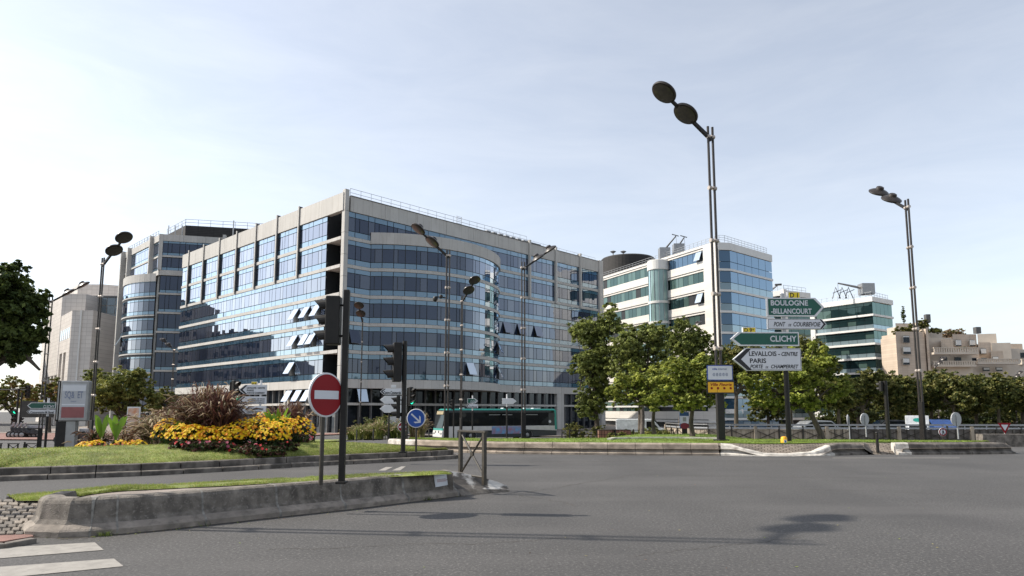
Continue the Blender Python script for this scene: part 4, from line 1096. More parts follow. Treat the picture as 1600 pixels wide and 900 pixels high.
# ---------------------------------------------- terraced stone apartments at the right
def apartments():
    A = at(1399, 520, 150); A.z = 0; OO = Vector((A.x, A.y, -1.6))
    root = thing('apartment_building', 'terraced beige stone apartment building with planted roof terraces, right edge', 'apartment building', OO)
    walls = MB(); plants = []; wi = 0
    def block(px0, px1, ytop, Y, depth=14, m='stone_beige', az=84, zb=-2):
        a = at(px0, ytop, Y); b = at(px1, ytop, Y); L = (b-a).length; d = azv(az); n = Vector((d.y, -d.x, 0)); a2 = Vector((a.x, a.y, 0))
        rv = a2.normalized()*depth*1.1; walls.prism([a2, a2+d*L, a2+d*L-n*depth, a2+rv], zb, a.z, m); return a2, d, n, a.z, L
    def win(px0, px1, y0, y1, Y, az=84, blind=.5):
        a = at(px0, y1, Y); b = at(px1, y0, Y); a2 = Vector((a.x, a.y, 0)); d = azv(az); n = Vector((d.y, -d.x, 0)); L = b.x-a.x
        mm = MB(); mm.fbox(a2, d, n, 0, L, a.z, b.z, -.1, .10, 'window_frame'); f = mm.build('window', root, origin=OO)
        mm = MB(); mm.fbox(a2, d, n, .12, L*.5-.04, a.z+.12, b.z-.12, .02, .13, 'vision_dark'); mm.fbox(a2, d, n, L*.5+.04, L-.12, a.z+.12, b.z-.12, .02, .13, 'vision_dark')
        if blind: mm.fbox(a2, d, n, .1, L-.1, b.z-.1-(b.z-a.z)*blind, b.z-.1, .13, .17, 'blind')
        mm.build('pane', f, origin=OO)
    def balcony(px0, px1, y0, y1, Y, out=2.2, az=84):
        a = at(px0, y1, Y); b = at(px1, y0, Y); a2 = Vector((a.x, a.y, 0)); d = azv(az); n = Vector((d.y, -d.x, 0)); L = b.x-a.x
        mm = MB(); z0, z1 = a.z, b.z
        mm.fbox(a2, d, n, 0, L, z0, z0+.45, 0, out, 'stone_pale'); mm.fbox(a2, d, n, 0, L, z1-.18, z1, out-.35, out, 'stone_pale')
        k = 0; u = .1
        while u < L-.2: mm.fbox(a2, d, n, u, u+.32, z0+.45, z1-.18, out-.27, out-.08, 'stone_pale'); u += .5
        mm.build('balcony', root, origin=OO)
    block(1399, 1446, 518, 150, 16, az=86)
    block(1399, 1431, 505, 158, 10, 'stone_pale'); block(1431, 1452, 500, 160, 10, 'stone_pale')
    walls_b = block(1446, 1450, 513, 150, 16, 'stone_beige')
    for y0, y1 in ((524.5, 535.5), (542, 553.5), (559.5, 570)): win(1411, 1423 if y0 > 540 and y0 < 550 else 1421, y0, y1, 149.6, 86, .15 if y0 < 540 else .6)
    block(1447, 1472, 519, 163, 10, 'stone_pale', 90); block(1450, 1487, 528, 158, 12, 'stone_pale', 90); block(1470, 1487, 530, 154, 6, 'stone_beige', 100)
    block(1450, 1515, 552, 152, 10, 'stone_pale', 94); balcony(1450, 1516, 544.5, 555, 151, 2.4, 92); balcony(1450, 1514, 565, 574, 152, 2.2, 92)
    for x in (1470, 1492): win(x, x+9, 558, 566, 151.4, 94, 0)
    block(1470, 1502, 521, 172, 10, 'stone_pale', 88)
    block(1488, 1527, 522, 168, 20, 'stone_beige', 86); block(1527, 1552, 522, 176, 14, 'stone_pale', 110)
    for x in (1493, 1515): win(x, x+9, 531, 541, 167.5, 86, .75)
    for x in (1517, 1532): win(x, x+9, 544.5, 553.5, 165.5, 86, .8)
    block(1528, 1549, 535, 166, 16, 'stone_beige', 86); block(1510, 1530, 543, 164.5, 10, 'stone_beige', 86); block(1549, 1575, 536, 172, 16, 'stone_pale', 104)
    for x in (1517, 1533): win(x, x+9, 559, 565, 163, 86, 0)
    win(1551, 1560, 557, 563, 160, 86, .7)
    block(1548, 1568, 548, 162, 16, 'stone_beige', 86); block(1565, 1590, 545, 176, 16, 'stone_pale', 100)
    balcony(1517, 1583, 561.5, 570, 160, 2.4, 88); block(1516, 1600, 570, 161, 12, 'stone_pale', 88); balcony(1583, 1640, 562, 570.5, 163, 2.4, 80)
    for x in (1536, 1556): win(x, x+10, 574, 580, 160, 88, .5)
    block(1573, 1598, 537, 200, 20, 'stone_beige', 88); block(1585, 1660, 546, 192, 20, 'stone_pale', 88); win(1594, 1602, 551, 559, 191.4, 88, 0)
    walls.build('wall', root, origin=OO)
    m = MB(); q = at(1527, 520, 168); m.box((q.x, q.y, q.z+.6), (1.2, 1.2, 1.6), 'window_frame'); q = at(1449, 500, 158); m.box((q.x, q.y, q.z+.4), (1, 1, 1.8), 'window_frame'); m.build('chimney', root, origin=OO)
apartments()

# ---------------------------------------------- blocks further left, out of the frame, that the facades mirror
def side_block(x, y, lx, ly, h, label, seed):
    root = thing('apartment_building', label, 'apartment building', (x, y, -1)); r = random.Random(seed)
    m = MB(); m.box((0, 0, h/2), (lx, ly, h), 'side_wall'); m.build('wall', root)
    f = int(h/3)
    for k in range(f):
        m = MB(); yy = -ly/2+1
        while yy < ly/2-2:
            m.box((lx/2+.02, yy+.8, k*3+1.9), (.1, 1.5, 1.5), 'vision_dark'); yy += r.choice([2.4, 3.1])
        m.build('window', root)
side_block(-150, 170, 18, 26, 36, 'tall pale apartment slab standing left of the view', 1)
side_block(-152, 146, 16, 17, 27, 'stepped apartment block beside the tall slab at left', 2)
side_block(-150, 131, 14, 11, 18, 'low apartment block at the end of the left row', 3)
#side_block(-158, 205, 22, 26, 36, 'wide apartment block behind the tall slab at left', 4)

# ================================================================== STREET FURNITURE
# ---------------------------------------------- twin-tube street lamps with two round heads
def make_lamp(H=12.6):
    root = thing('street_lamp', 'x', 'street lamp', (0, 0, 0), 0, 'tall twin-tube street lamps')
    m = MB(); 
    for s in (-.11, .11): m.tube([(s, 0, 0), (s, 0, H)], .052, 'tube_metal', 10)
    m.build('pole', root, smooth=True)
    m = MB(); m.box((0, 0, 1.0), (.32, .13, 2.0), 'black_metal'); m.box((0, 0, .04), (.46, .4, .08), 'black_metal'); m.build('base_housing', root, bevel=.01)
    zc = H-.42
    while zc > 2.6:
        m = MB()
        m.tube([(-.18, 0, zc), (-.04, 0, zc)], .085, 'clamp_metal', 10); m.tube([(.04, 0, zc), (.18, 0, zc)], .085, 'clamp_metal', 10); m.tube([(-.05, 0, zc), (.05, 0, zc)], .04, 'clamp_metal', 8)
        m.build('clamp', root, smooth=True); zc -= 2.15
    el = rad(36); a = Vector((math.cos(el), 0, math.sin(el))); p0 = Vector((-.05, 0, H-.55)); up = Vector((-math.sin(el), 0, math.cos(el)))
    m = MB(); e = p0+a*2.65
    s = Vector((0, .06, 0)); q = up*.07
    m.hexa([p0-s-q, p0+s-q, p0+s+q, p0-s+q, e-s-q*.6, e+s-q*.6, e+s+q*.6, e-s+q*.6], 'black_metal'); m.build('arm', root)
    Mx = Matrix((a, Vector((0, 1, 0)), up)).transposed()
    for k in (1.52, 2.75):
        c = p0+a*k
        m = MB(); m.lathe([(.50, -.04), (.53, .0), (.52, .05), (.40, .13), (.22, .20), (.19, .32), (.10, .36)], 'black_metal' if False else 'tube_metal', 28, c+up*.02, Mx)
        hd = m.build('lamp_head', root, smooth=True)
        m = MB(); m.lathe([(.455, -.06), (.40, -.075), (.2, -.09), (.05, -.10)], 'lamp_lens', 28, c+up*.02, Mx); m.build('lens', hd, smooth=True)
    return root
lamp0 = make_lamp(); first = [True]
def lamp(px, py_base, Y, rz, label, scale=1.0, z=None, lean=0):
    p = at(px, py_base, Y); o = lamp0 if first[0] else copy_tree(lamp0); first[0] = False
    o.location = (p.x, p.y, gz(p.x, p.y) if z is None else z); o.rotation_euler = (0, 0, rz); o.scale = (scale,)*3; o['label'] = label; return o
def dirz(dx, dy): return math.atan2(dy, dx)
lamp(1127, 688, 28.7, dirz(-.93, -.36), 'tallest street lamp, with blue and yellow plaques on its post', 1.082, .40)
lamp(1443, 688, 36.5, dirz(-.12, .99), 'tall twin-tube street lamp at the right end of the far lawn', 1.045, .05)
lamp(697, 690, 43, dirz(-.86, -.5), 'twin-tube street lamp in front of the front end of the bus', .97, -.25)
lamp(720, 690, 58, dirz(.55, -.83), 'street lamp rising behind the front half of the bus', .98, -.9)
lamp(818, 687, 46, dirz(.9, .42), 'street lamp beside the rear of the bus, its arm pointing right', .97, -.4)
lamp(562, 680, 72, dirz(.02, -1), 'distant street lamp before the left corner of the glass block', .98)
lamp(140, 700, 41, dirz(.80, -.45), 'street lamp behind the billboard, both heads seen from below', .93, -.75)
lamp(60, 708, 36, dirz(.80, .55), 'street lamp half hidden in the dark chestnut tree at left', .66, -.55)
lamp(267, 640, 95, dirz(-.9, .3), 'small distant street lamp in front of the rounded glass tower', .95)
lamp(1072, 680, 80, dirz(.85, .3), 'distant street lamp above the trees left of the tallest lamp', .98)
lamp(1470, 690, 78, dirz(.8, .35), 'distant street lamp among the clipped trees, right of centre', .66)
lamp(1592, 690, 70, dirz(.8, .3), 'distant street lamp at the right edge of the picture', .5)
p = at(-62, 700, 9.6)
lamp(-223, 820, 10.55, dirz(-.1, 1), 'street lamp just left of the view whose shadow crosses the road', 1.0, 0)

# plaques on the main post
def panel(root, name, x0, x1, z0, z1, m_, y=0, th=.03, r=.03, origin=None, border=None, bw=.02, parent=None):
    def rr(x0, x1, z0, z1, r, y):
        P = []
        for (cx, cz_, a0) in ((x1-r, z0+r, -90), (x1-r, z1-r, 0), (x0+r, z1-r, 90), (x0+r, z0+r, 180)):
            for k in range(5): t = rad(a0+k*22.5); P.append((cx+r*math.cos(t), y, cz_+r*math.sin(t)))
        return P
    m = MB(); m.ext(rr(x0, x1, z0, z1, r, y), (0, th, 0), border or m_)
    if border: m.ext(rr(x0+bw, x1-bw, z0+bw, z1-bw, max(.005, r-bw/2), y-.003), (0, .003, 0), m_)
    return m.build(name, parent or root)
LP = at(1127, 688, 28.7)
rt = thing('town_plaque', 'white plaque with blue border fixed to the tallest lamp post', 'plaque', (LP.x+.02, LP.y-.09, 0), 0)
z0, z1 = at(1128, 594.5, 28.6).z, at(1128, 570.5, 28.6).z; x0, x1 = -.55, .53
panel(rt, 'plate', x0, x1, z0, z1, 'sign_white', y=-.03, border='sign_navy', bw=.035, r=.05)
lettering([('ville', -.34, z1-.2, .085, .22, 'L', .0, 'sign_navy', -.036), ('internet', -.08, z1-.2, .085, .36, 'L', 0, 'grey_text', -.036), ('@ @ @ @ @', 0, z1-.43, .10, .64, 'C', 0, 'grey_text', -.036)], parent=rt)
rt = thing('flower_town_sign', 'yellow sign with four red flowers below the white plaque', 'sign', (LP.x+.04, LP.y-.09, 0), 0)
za, zb_ = at(1129, 615, 28.6).z, at(1129, 594.8, 28.6).z
panel(rt, 'plate', -.60, .57, za, zb_-.01, 'sign_orange', y=-.03, border='sign_black', bw=.05, r=.02)
lettering([('Ville Fleurie', 0, zb_-.215, .115, .88, 'C', .25, 'sign_red', -.036)], parent=rt)
for k in range(4):
    m = MB(); cx = -.40+k*.265; cz_ = zb_-.315
    for j in range(5):
        t = 2*PI*j/5; m.ext([(cx+math.cos(t)*.028+.026*math.cos(q), -.034, cz_+math.sin(t)*.028+.026*math.sin(q)) for q in [2*PI*i/8 for i in range(8)]], (0, -.002-.0005*j, 0), 'sign_red')
    m.build('flower_emblem', rt)
m = MB(); m.box((0, .02, za+.03), (.5, .004, .02), 'sign_white')

# ---------------------------------------------- direction sign posts
def arrow_poly(x0, x1, z0, z1, kind, tip, y):
    if kind == 'R': return [(x0, y, z0), (x1-tip, y, z0), (x1, y, (z0+z1)/2), (x1-tip, y, z1), (x0, y, z1)]
    if kind == 'L': return [(x0, y, (z0+z1)/2), (x0+tip, y, z0), (x1, y, z0), (x1, y, z1), (x0+tip, y, z1)]
    return [(x0, y, z0), (x1, y, z0), (x1, y, z1), (x0, y, z1)]
def sign_board(root, x0, x1, z0, z1, kind, col, edge='sign_edge', tip=None, bw=.04, th=.14, y=-.14, name='direction_board', label=None, border=None, black_tip=False, back=False):
    tip = tip or (z1-z0)*.55
    m = MB(); m.ext(arrow_poly(x0, x1, z0, z1, kind, tip, y), (0, th, 0), edge)
    if not back:
        ins = lambda e: arrow_poly(x0+e*(2.2 if kind == 'L' else 1), x1-e*(2.2 if kind == 'R' else 1), z0+e, z1-e, kind, tip-e*.6, y-.003)
        if border: 
            m.ext(ins(bw*.5), (0, .003, 0), border); q = arrow_poly(x0+bw*(2.6 if kind == 'L' else 1), x1-bw*(2.6 if kind == 'R' else 1), z0+bw, z1-bw, kind, tip-bw*.8, y-.006); m.ext(q, (0, .003, 0), col)
        else: m.ext(ins(bw), (0, .003, 0), col)
        if black_tip:
            zc = (z0+z1)/2; h = (z1-z0)/2-bw*.5; yy = y-.009
            if kind == 'L': xx = x0+bw*1.2; P_ = [(xx, yy, zc), (xx+tip*.95, yy, zc-h), (xx+tip*1.3, yy, zc-h), (xx+tip*.50, yy, zc), (xx+tip*1.3, yy, zc+h), (xx+tip*.95, yy, zc+h)]
            else: xx = x1-bw*1.2; P_ = [(xx, yy, zc), (xx-tip*.95, yy, zc+h), (xx-tip*1.3, yy, zc+h), (xx-tip*.50, yy, zc), (xx-tip*1.3, yy, zc-h), (xx-tip*.95, yy, zc-h)]
            m.ext(P_, (0, .003, 0), 'sign_black')
    o = m.build(name, root, bevel=.008); 
    if label: o['label'] = label
    return o
def main_sign():
    Y = 28.5; B = at(1233, 688, Y); root = thing('direction_sign', 'post with green and white direction signs to Boulogne, Clichy and Levallois', 'direction sign', (B.x, B.y, .40), rad(1.5))
    def X(px, py): return at(px, py, Y).x-B.x+ (at(1233, py, Y).x-B.x)*-1
    def Z(py): return at(1240, py, Y).z-.40
    m = MB(); m.tube([(0, 0, 0), (0, 0, Z(578))], .105, 'black_metal', 14); m.build('post', root, smooth=True)
    m = MB(); m.tube([(0, 0, Z(580)), (0, 0, Z(460))], .085, 'sign_back', 12); m.tube([(0, 0, Z(460)), (0, 0, Z(458))], [.1, .03], 'sign_edge', 12); m.build('mast', root, smooth=True)
    YT = -.155
    sign_board(root, X(1240, 462), X(1259.5, 462), Z(467.5), Z(456.5), 'B', 'sign_yellow', bw=.03, th=.12, y=-.12, name='road_number')
    lettering([('D 1', X(1249.5, 462), Z(465.5), .20, .34, 'C', 0, 'sign_black', -.126)], parent=root)
    sign_board(root, X(1206, 480), X(1296, 480), Z(495), Z(466), 'R', 'sign_green', bw=.05, tip=.36)
    lettering([('BOULOGNE', X(1212, 480), Z(478), .215, 1.58, 'L', 0, 'sign_white', -.15), ('-BILLANCOURT', X(1212, 488), Z(490.8), .215, 1.72, 'L', 0, 'sign_white', -.15)], parent=root)
    sign_board(root, X(1206, 507), X(1298.5, 507), Z(515), Z(499), 'R', 'sign_white', bw=.03, tip=.2, border='sign_black', black_tip=True)
    lettering([('PONT', X(1215, 507), Z(510.5), .18, .50, 'L', .28, 'sign_black', -.15), ('DE', X(1238, 507), Z(510.5), .10, .13, 'L', .28, 'sign_black', -.15), ('COURBEVOIE', X(1246, 507), Z(510.5), .18, 1.16, 'L', .28, 'sign_black', -.15)], parent=root)
    sign_board(root, X(1166.5, 517), X(1187, 517), Z(521.5), Z(512), 'B', 'sign_yellow', bw=.025, th=.12, y=-.12, name='road_number')
    lettering([('D 9', X(1169, 517), Z(519.6), .17, .32, 'L', 0, 'sign_black', -.126), ('B', X(1182, 517), Z(516.8), .07, .05, 'L', 0, 'sign_black', -.126)], parent=root)
    sign_board(root, X(1147, 530), X(1254, 530), Z(541), Z(519.5), 'L', 'sign_green', bw=.05, tip=.34)
    lettering([('CLICHY', X(1250, 530), Z(534.2), .24, 1.12, 'R', 0, 'sign_white', -.15)], parent=root)
    sign_board(root, X(1149, 562), X(1256, 562), Z(579.5), Z(544.5), 'L', 'sign_white', bw=.04, tip=.56, border='sign_black', black_tip=True)
    lettering([('LEVALLOIS -', X(1174, 553), Z(556.5), .185, 1.30, 'L', 0, 'sign_black', -.152), ('CENTRE', X(1251, 553), Z(556.5), .16, .70, 'R', .28, 'sign_black', -.152),
               ('PARIS', X(1175, 563), Z(567.5), .185, .68, 'L', 0, 'sign_black', -.152),
               ('PORTE', X(1175, 573), Z(575.8), .15, .54, 'L', .28, 'sign_black', -.152), ('DE', X(1199, 573), Z(575.8), .085, .12, 'L', .28, 'sign_black', -.152), ('CHAMPERRET', X(1251, 573), Z(575.8), .15, 1.16, 'R', .28, 'sign_black', -.152)], parent=root)
main_sign()

# ---------------------------------------------- round signs
def disc_sign(px, pyc, pyb, Y, dia, zb, label, kind, rz=0, pole_r=.035, back=False, polemat='brown_metal', cat='road sign'):
    B = at(px, pyb, Y); root = thing('road_sign', label, cat, (B.x, B.y, zb), rz); zc = at(px, pyc, Y).z-zb; r = dia/2
    m = MB(); m.tube([(0, .0, 0), (0, .0, zc+r*.6)], pole_r, polemat, 10); m.build('post', root, smooth=True)
    Mx = Matrix(((1, 0, 0), (0, 0, -1), (0, 1, 0))) if not back else Matrix(((1, 0, 0), (0, 0, 1), (0, -1, 0)))
    sgn = -1 if not back else 1
    def disc(mb, rr, z0, z1, m_): mb.lathe([(rr, z0), (rr, z1)], m_, 40, (0, 0, zc), Mx)
    m = MB(); c = (0, 0, zc)
    m.lathe([(r, .04), (r, .065), (r-.012, .072), (r-.03, .072)], 'sign_edge', 40, c, Mx)
    if back: m.lathe([(r-.012, .03), (r-.012, .04)], 'sign_back', 40, c, Mx)
    m.build('rim', root, smooth=True)
    y0 = -.0725
    if kind == 'no_entry':
        m = MB(); m.lathe([(r-.028, .0725), (r-.028, .0735)], 'sign_red', 40, c, Mx); m.build('red_face', root)
        m = MB(); m.box((0, -.0755, zc), (dia*.70, .003, dia*.19), 'sign_white'); m.build('white_bar', root)
    elif kind == 'keep_right':
        m = MB(); m.lathe([(r-.028, .0725), (r-.028, .0735)], 'sign_blue', 40, c, Mx); m.build('blue_face', root)
        a = rad(-42); dx, dz = math.cos(a), math.sin(a); nx_, nz_ = -dz, dx
        def Pt(u, v): u *= r; v *= r; return (u*dx+v*nx_, -.0765, zc+u*dz+v*nz_)
        m = MB(); m.ext([Pt(-.68, -.08), Pt(.42, -.08), Pt(.06, -.44), Pt(.28, -.44), Pt(.70, 0), Pt(.28, .44), Pt(.06, .44), Pt(.42, .08), Pt(-.68, .08)], (0, .003, 0), 'sign_white'); m.build('white_arrow', root)
    elif kind == 'no_walk':
        m = MB(); m.lathe([(r-.01, .0725), (r-.01, .0735)], 'sign_red', 32, c, Mx); m.lathe([(r*.68, .0736), (r*.68, .0745)], 'sign_white', 32, c, Mx); m.build('face', root)
        m = MB(); y = -.078
        m.ext([(-.05, y, zc-.2), (-.01, y, zc-.2), (.02, y, zc-.02), (.07, y, zc-.18), (.1, y, zc-.17), (.05, y, zc+.1), (-.03, y, zc+.1)], (0, .003, 0), 'sign_black')
        m.box((.01, y, zc+.155), (.07, .003, .07), 'sign_black'); m.build('walker_symbol', root)
    return root
disc_sign(501.5, 617, 746, 11.35, .735, .45, 'red and white no-entry sign on the near island', 'no_entry', rad(57), .036)
disc_sign(650, 653.5, 703, 22.9, .63, .30, 'blue keep-right arrow sign on the tip of the lawn island', 'keep_right', rad(-6), .035)
disc_sign(629, 667, 697, 40, .58, -.15, 'small red no-entry sign behind the traffic light', 'no_entry', 0, .03)
disc_sign(1498, 655, 690, 36, .72, .20, 'round sign seen from behind, nearest the right edge', 'x', rad(18), .035, back=True, polemat='sign_back')
disc_sign(1354, 655, 684, 37.5, .66, .25, 'round sign seen from behind, right of the direction sign post', 'x', rad(24), .035, back=True, polemat='sign_back')
disc_sign(1328, 656, 684, 43, .66, -.1, 'greyish narrow round sign seen edge on from behind', 'x', rad(55), .03, back=True, polemat='sign_back')
disc_sign(1473, 675, 686, 44, .52, -.2, 'no-pedestrians sign in front of the parapet railing', 'no_walk', 0, .03)
def yield_sign():
    B = at(1571, 690, 42); root = thing('give_way_sign', 'red and white triangular give-way sign before the parapet at right', 'road sign', (B.x, B.y, -.2)); zc = at(1571, 667, 42).z+.2
    m = MB(); m.tube([(0, 0, 0), (0, 0, zc+.2)], .03, 'sign_back', 8); m.build('post', root)
    def tri(s, y): return [(-.40*s, y, zc+.24*s), (0, y, zc-.42*s), (.40*s, y, zc+.24*s)]
    m = MB(); m.ext(tri(1, -.05), (0, .02, 0), 'sign_red'); m.build('border', root)
    m = MB(); m.ext(tri(.55, -.055), (0, .004, 0), 'sign_white'); m.build('face', root)
    m = MB(); m.box((0, -.04, zc-.55), (.42, .02, .2), 'sign_white'); m.build('plate', root)
yield_sign()

# ---------------------------------------------- traffic lights
def signal_head(root, x, z, n=3, face=0, size=.27, lit=None, depth=.22, name='signal_head', y=0):
    """face: direction the lenses look (radians, 0 = +x)"""
    c, s = math.cos(face), math.sin(face); Rz = Matrix.Rotation(face, 3, 'Z'); h = size*1.0
    m = MB(); H_ = n*h; 
    m.box((x, y, z), (depth, size*.95, H_+.04), 'black_metal', rz=face); hd = m.build(name, root, bevel=.02)
    Mx = Rz @ Matrix(((0, 0, 1), (0, 1, 0), (-1, 0, 0)))
    for k in range(n):
        zz = z+H_/2-h*(k+.5); rr = size*.40
        b = Vector((x, y, zz)); f = Vector((c, s, 0)); t = Vector((-s, c, 0))
        m = MB(); L = size*.80; arc = [rad(a) for a in range(-35, 216, 20)]
        for a0, a1 in zip(arc, arc[1:]):
            p = lambda a, u: b+f*(depth/2+u)+t*math.cos(a)*rr+Vector((0, 0, math.sin(a)*rr))
            l0 = L*(.55+.45*math.sin(a0)) if math.sin(a0) > 0 else L*.5; l1 = L*(.55+.45*math.sin(a1)) if math.sin(a1) > 0 else L*.5
            m.face([p(a0, 0), p(a1, 0), p(a1, l1)-Vector((0, 0, .02)), p(a0, l0)-Vector((0, 0, .02))], 'black_metal')
        vz = m.build('visor', hd, fix=False); so = vz.modifiers.new('thickness', 'SOLIDIFY'); so.thickness = .008
        m = MB(); m.lathe([(rr*.92, 0), (rr*.8, .02), (rr*.3, .03)], 'green_lamp' if lit == k else 'dim_lens', 18, b+f*(depth/2), Matrix((t, Vector((0, 0, 1)), f)).transposed() ); 
        ln = m.build('lens', hd)
    return hd
def tlight(px, pyb, Y, zb, ztop_py, r, label, heads, polemat='black_metal', box=None):
    B = at(px, pyb, Y); root = thing('traffic_light', label, 'traffic light', (B.x, B.y, zb)); H_ = at(px, ztop_py, Y).z-zb
    m = MB(); 
    if box: m.box((0, 0, H_/2), (box, box, H_), polemat)
    else: m.tube([(0, 0, 0), (0, 0, H_)], r, polemat, 14)
    m.box((0, 0, .02), (r*3.2, r*3.2, .04), polemat); m.build('post', root, smooth=not box, bevel=.012 if box else 0)
    for hh in heads:
        z = at(px, hh['py'], Y).z-zb; x = at(hh['px'], hh['py'], Y).x-at(px, hh['py'], Y).x
        hd = signal_head(root, x, z, hh.get('n', 3), hh.get('face', 0), hh.get('size', .27), hh.get('lit'), hh.get('depth', .2), y=hh.get('y', 0))
        m = MB(); zz = hh.get('size', .27)
        for dz in (-zz, zz): m.tube([(0, 0, z+dz), (x, hh.get('y', 0), z+dz)], .02, polemat, 6)
        m.build('bracket', root)
    return root
tlight(534, 741, 11.6, .45, 453, .055, 'tall black traffic light post beside the near no-entry sign', [dict(px=514, py=501, face=rad(183), size=.265, depth=.24)], box=.10)
tlight(629.5, 707, 21.6, .35, 533, .075, 'traffic light at the tip of the flower island', [dict(px=618, py=566, face=rad(196), size=.40, depth=.26), dict(px=621, py=636, face=rad(190), size=.22, depth=.12, n=3)])
tlight(635.5, 693, 33, .25, 606, .045, 'traffic light showing green behind the blue arrow sign', [dict(px=640.5, py=619, face=rad(-25), size=.28, depth=.12, lit=2)])
tlight(607, 692, 36, -.05, 623, .045, 'slim traffic light in front of the tall garden grasses', [dict(px=611.5, py=633, face=rad(-5), size=.24, depth=.1)])
tlight(357, 690, 34, -.1, 597, .065, 'traffic light showing green behind the purple grasses', [dict(px=363.5, py=611, face=rad(-30), size=.34, depth=.16, lit=2)], box=.12)
tlight(1389, 692, 30.5, .38, 595, .085, 'dark traffic light post on the far lawn', [dict(px=1382.5, py=604, face=rad(120), size=.20, depth=.12, n=2)])
t_ = tlight(22.5, 690, 68, None or -.8, 607, .09, 'far left traffic light showing green, with an overhead arm', [dict(px=20.5, py=650, face=rad(-100), size=.40, depth=.2, n=3, lit=0), dict(px=37, py=612, face=rad(-80), size=.4, depth=.2)])
m = MB(); z = at(22, 609, 68).z+.8; m.tube([(-3.5, 0, z), (.9, 0, z)], .07, 'black_metal', 8); m.build('overhead_arm', t_)
tlight(28, 690, 66, -.8, 613, .07, 'thin dark post beside the far left traffic light', [dict(px=29.5, py=655, face=rad(10), size=.3, depth=.1)])
tlight(708.5, 690, 47, -.45, 630, .05, 'small traffic light seen in front of the bus window', [dict(px=706, py=632, face=rad(200), size=.22, depth=.1)])

# camera on lamp post
q = at(687, 466, 42.6)
rt = thing('surveillance_camera', 'small surveillance camera fixed to the lamp post before the bus', 'camera', q)
m = MB(); m.tube([(.35, .1, .05), (-.25, 0, .1)], .04, 'black_metal', 6); m.lathe([(.02, -.2), (.15, -.12), (.17, 0), (.1, .12)], 'black_metal', 12, (-.28, 0, -.02)); m.lathe([(.02, -.14), (.12, -.08), (.13, 0), (.08, .1)], 'black_metal', 12, (.08, 0, .12)); m.build('housing', rt, smooth=True)

# ---------------------------------------------- secondary direction signs
def small_sign(px, pyb, Y, zb, ptop, label, boards, rz=0, r=.06, cat='direction sign', top='sign_edge'):
    B = at(px, pyb, Y); root = thing('direction_sign', label, cat, (B.x, B.y, zb), rz)
    Z = lambda py: at(px, py, Y).z-zb; X = lambda x, y: at(x, y, Y).x-at(px, y, Y).x
    low = max(b[3] for b in boards)+4
    m = MB(); m.tube([(0, 0, 0), (0, 0, Z(low))], r, 'black_metal', 10); m.tube([(0, 0, Z(low)), (0, 0, Z(ptop))], r*.85, top, 10); m.build('post', root, smooth=True)
    for (x0, y0, x1, y1, kind, col, txt) in boards:
        yc = (y0+y1)/2; h = Z(y0)-Z(y1)
        sign_board(root, X(x0, yc), X(x1, yc), Z(y1), Z(y0), kind, col, bw=h*.09, th=.10, y=-.12, tip=h*.6, black_tip=(col == 'sign_white' and kind != 'B' and txt is not None), name='direction_board' if h > .25 else 'road_number', back=txt is None)
        if txt:
            n = len(txt)
            for i, (t, fx0, fx1, sh) in enumerate(txt):
                zz = Z(y1)+h*(.86-(i+1)*.78/n); lh = h*.78/n*.66
                lettering([(t, X(x0+(x1-x0)*fx0, yc), zz, lh, (X(x1, yc)-X(x0, yc))*(fx1-fx0), 'L', sh, 'sign_white' if col == 'sign_green' else 'sign_black', -.133)], parent=root)
    return root
small_sign(404, 692, 33, -.05, 594, 'stack of three white direction signs behind the flower bed', [
    (390, 596.5, 399, 601, 'B', 'sign_yellow', [('D 9', .15, .85, 0)]),
    (371, 601.5, 414, 616.5, 'L', 'sign_white', [('LEVALLOIS - CENTRE', .30, .95, 0), ('PARIS', .30, .55, 0), ('PORTE DE CHAMPERRET', .30, .95, .25)]),
    (371, 619.5, 414, 631.5, 'L', 'sign_white', [('HOTEL DE VILLE', .42, .95, 0), ('POLICE MUNICIPALE', .34, .95, 0), ('PLACE GEORGES POMPIDOU', .26, .95, 0)]),
    (373, 634.5, 414, 646.5, 'L', 'sign_white', [('PISCINE MUNICIPALE', .26, .92, 0), ('CENTRE SPORTIF', .30, .85, 0)])])
small_sign(631, 692, 35, -.05, 601, 'stack of grey direction arrows behind the flower island traffic light', [
    (610, 601.5, 617.5, 606, 'B', 'sign_white', None),
    (593, 607, 634, 617, 'L', 'sign_white', [('Centre Commercial', .14, .80, .2)]),
    (593, 618.5, 634, 631, 'L', 'sign_edge', None), (593, 632.5, 634, 645, 'L', 'sign_edge', None)])
small_sign(738, 690, 56, -.75, 618, 'small green and white direction sign behind the bus', [
    (730, 622.5, 746.5, 630.5, 'R', 'sign_green', [('CLICHY', .3, .85, 0)]), (727.5, 631.5, 746.5, 637.5, 'L', 'sign_white', [('Courbevoie', .25, .92, 0)])])
small_sign(792, 686, 40, -.05, 616, 'blank white back of a direction sign in front of the bus', [(784.5, 622.5, 807, 631.5, 'R', 'sign_white', None)], r=.05)
small_sign(69.5, 708, 34, -.5, 622, 'green Clichy direction sign by the billboard at far left', [
    (56, 625, 64, 628.4, 'B', 'sign_yellow', [('D 9', .15, .85, 0)]),
    (39, 629, 83.5, 638.5, 'L', 'sign_green', [('CLICHY', .58, .97, 0)]), (39, 640, 83.5, 646.5, 'L', 'sign_white', [('Conservatoire M. Ravel', .14, .95, 0)])])
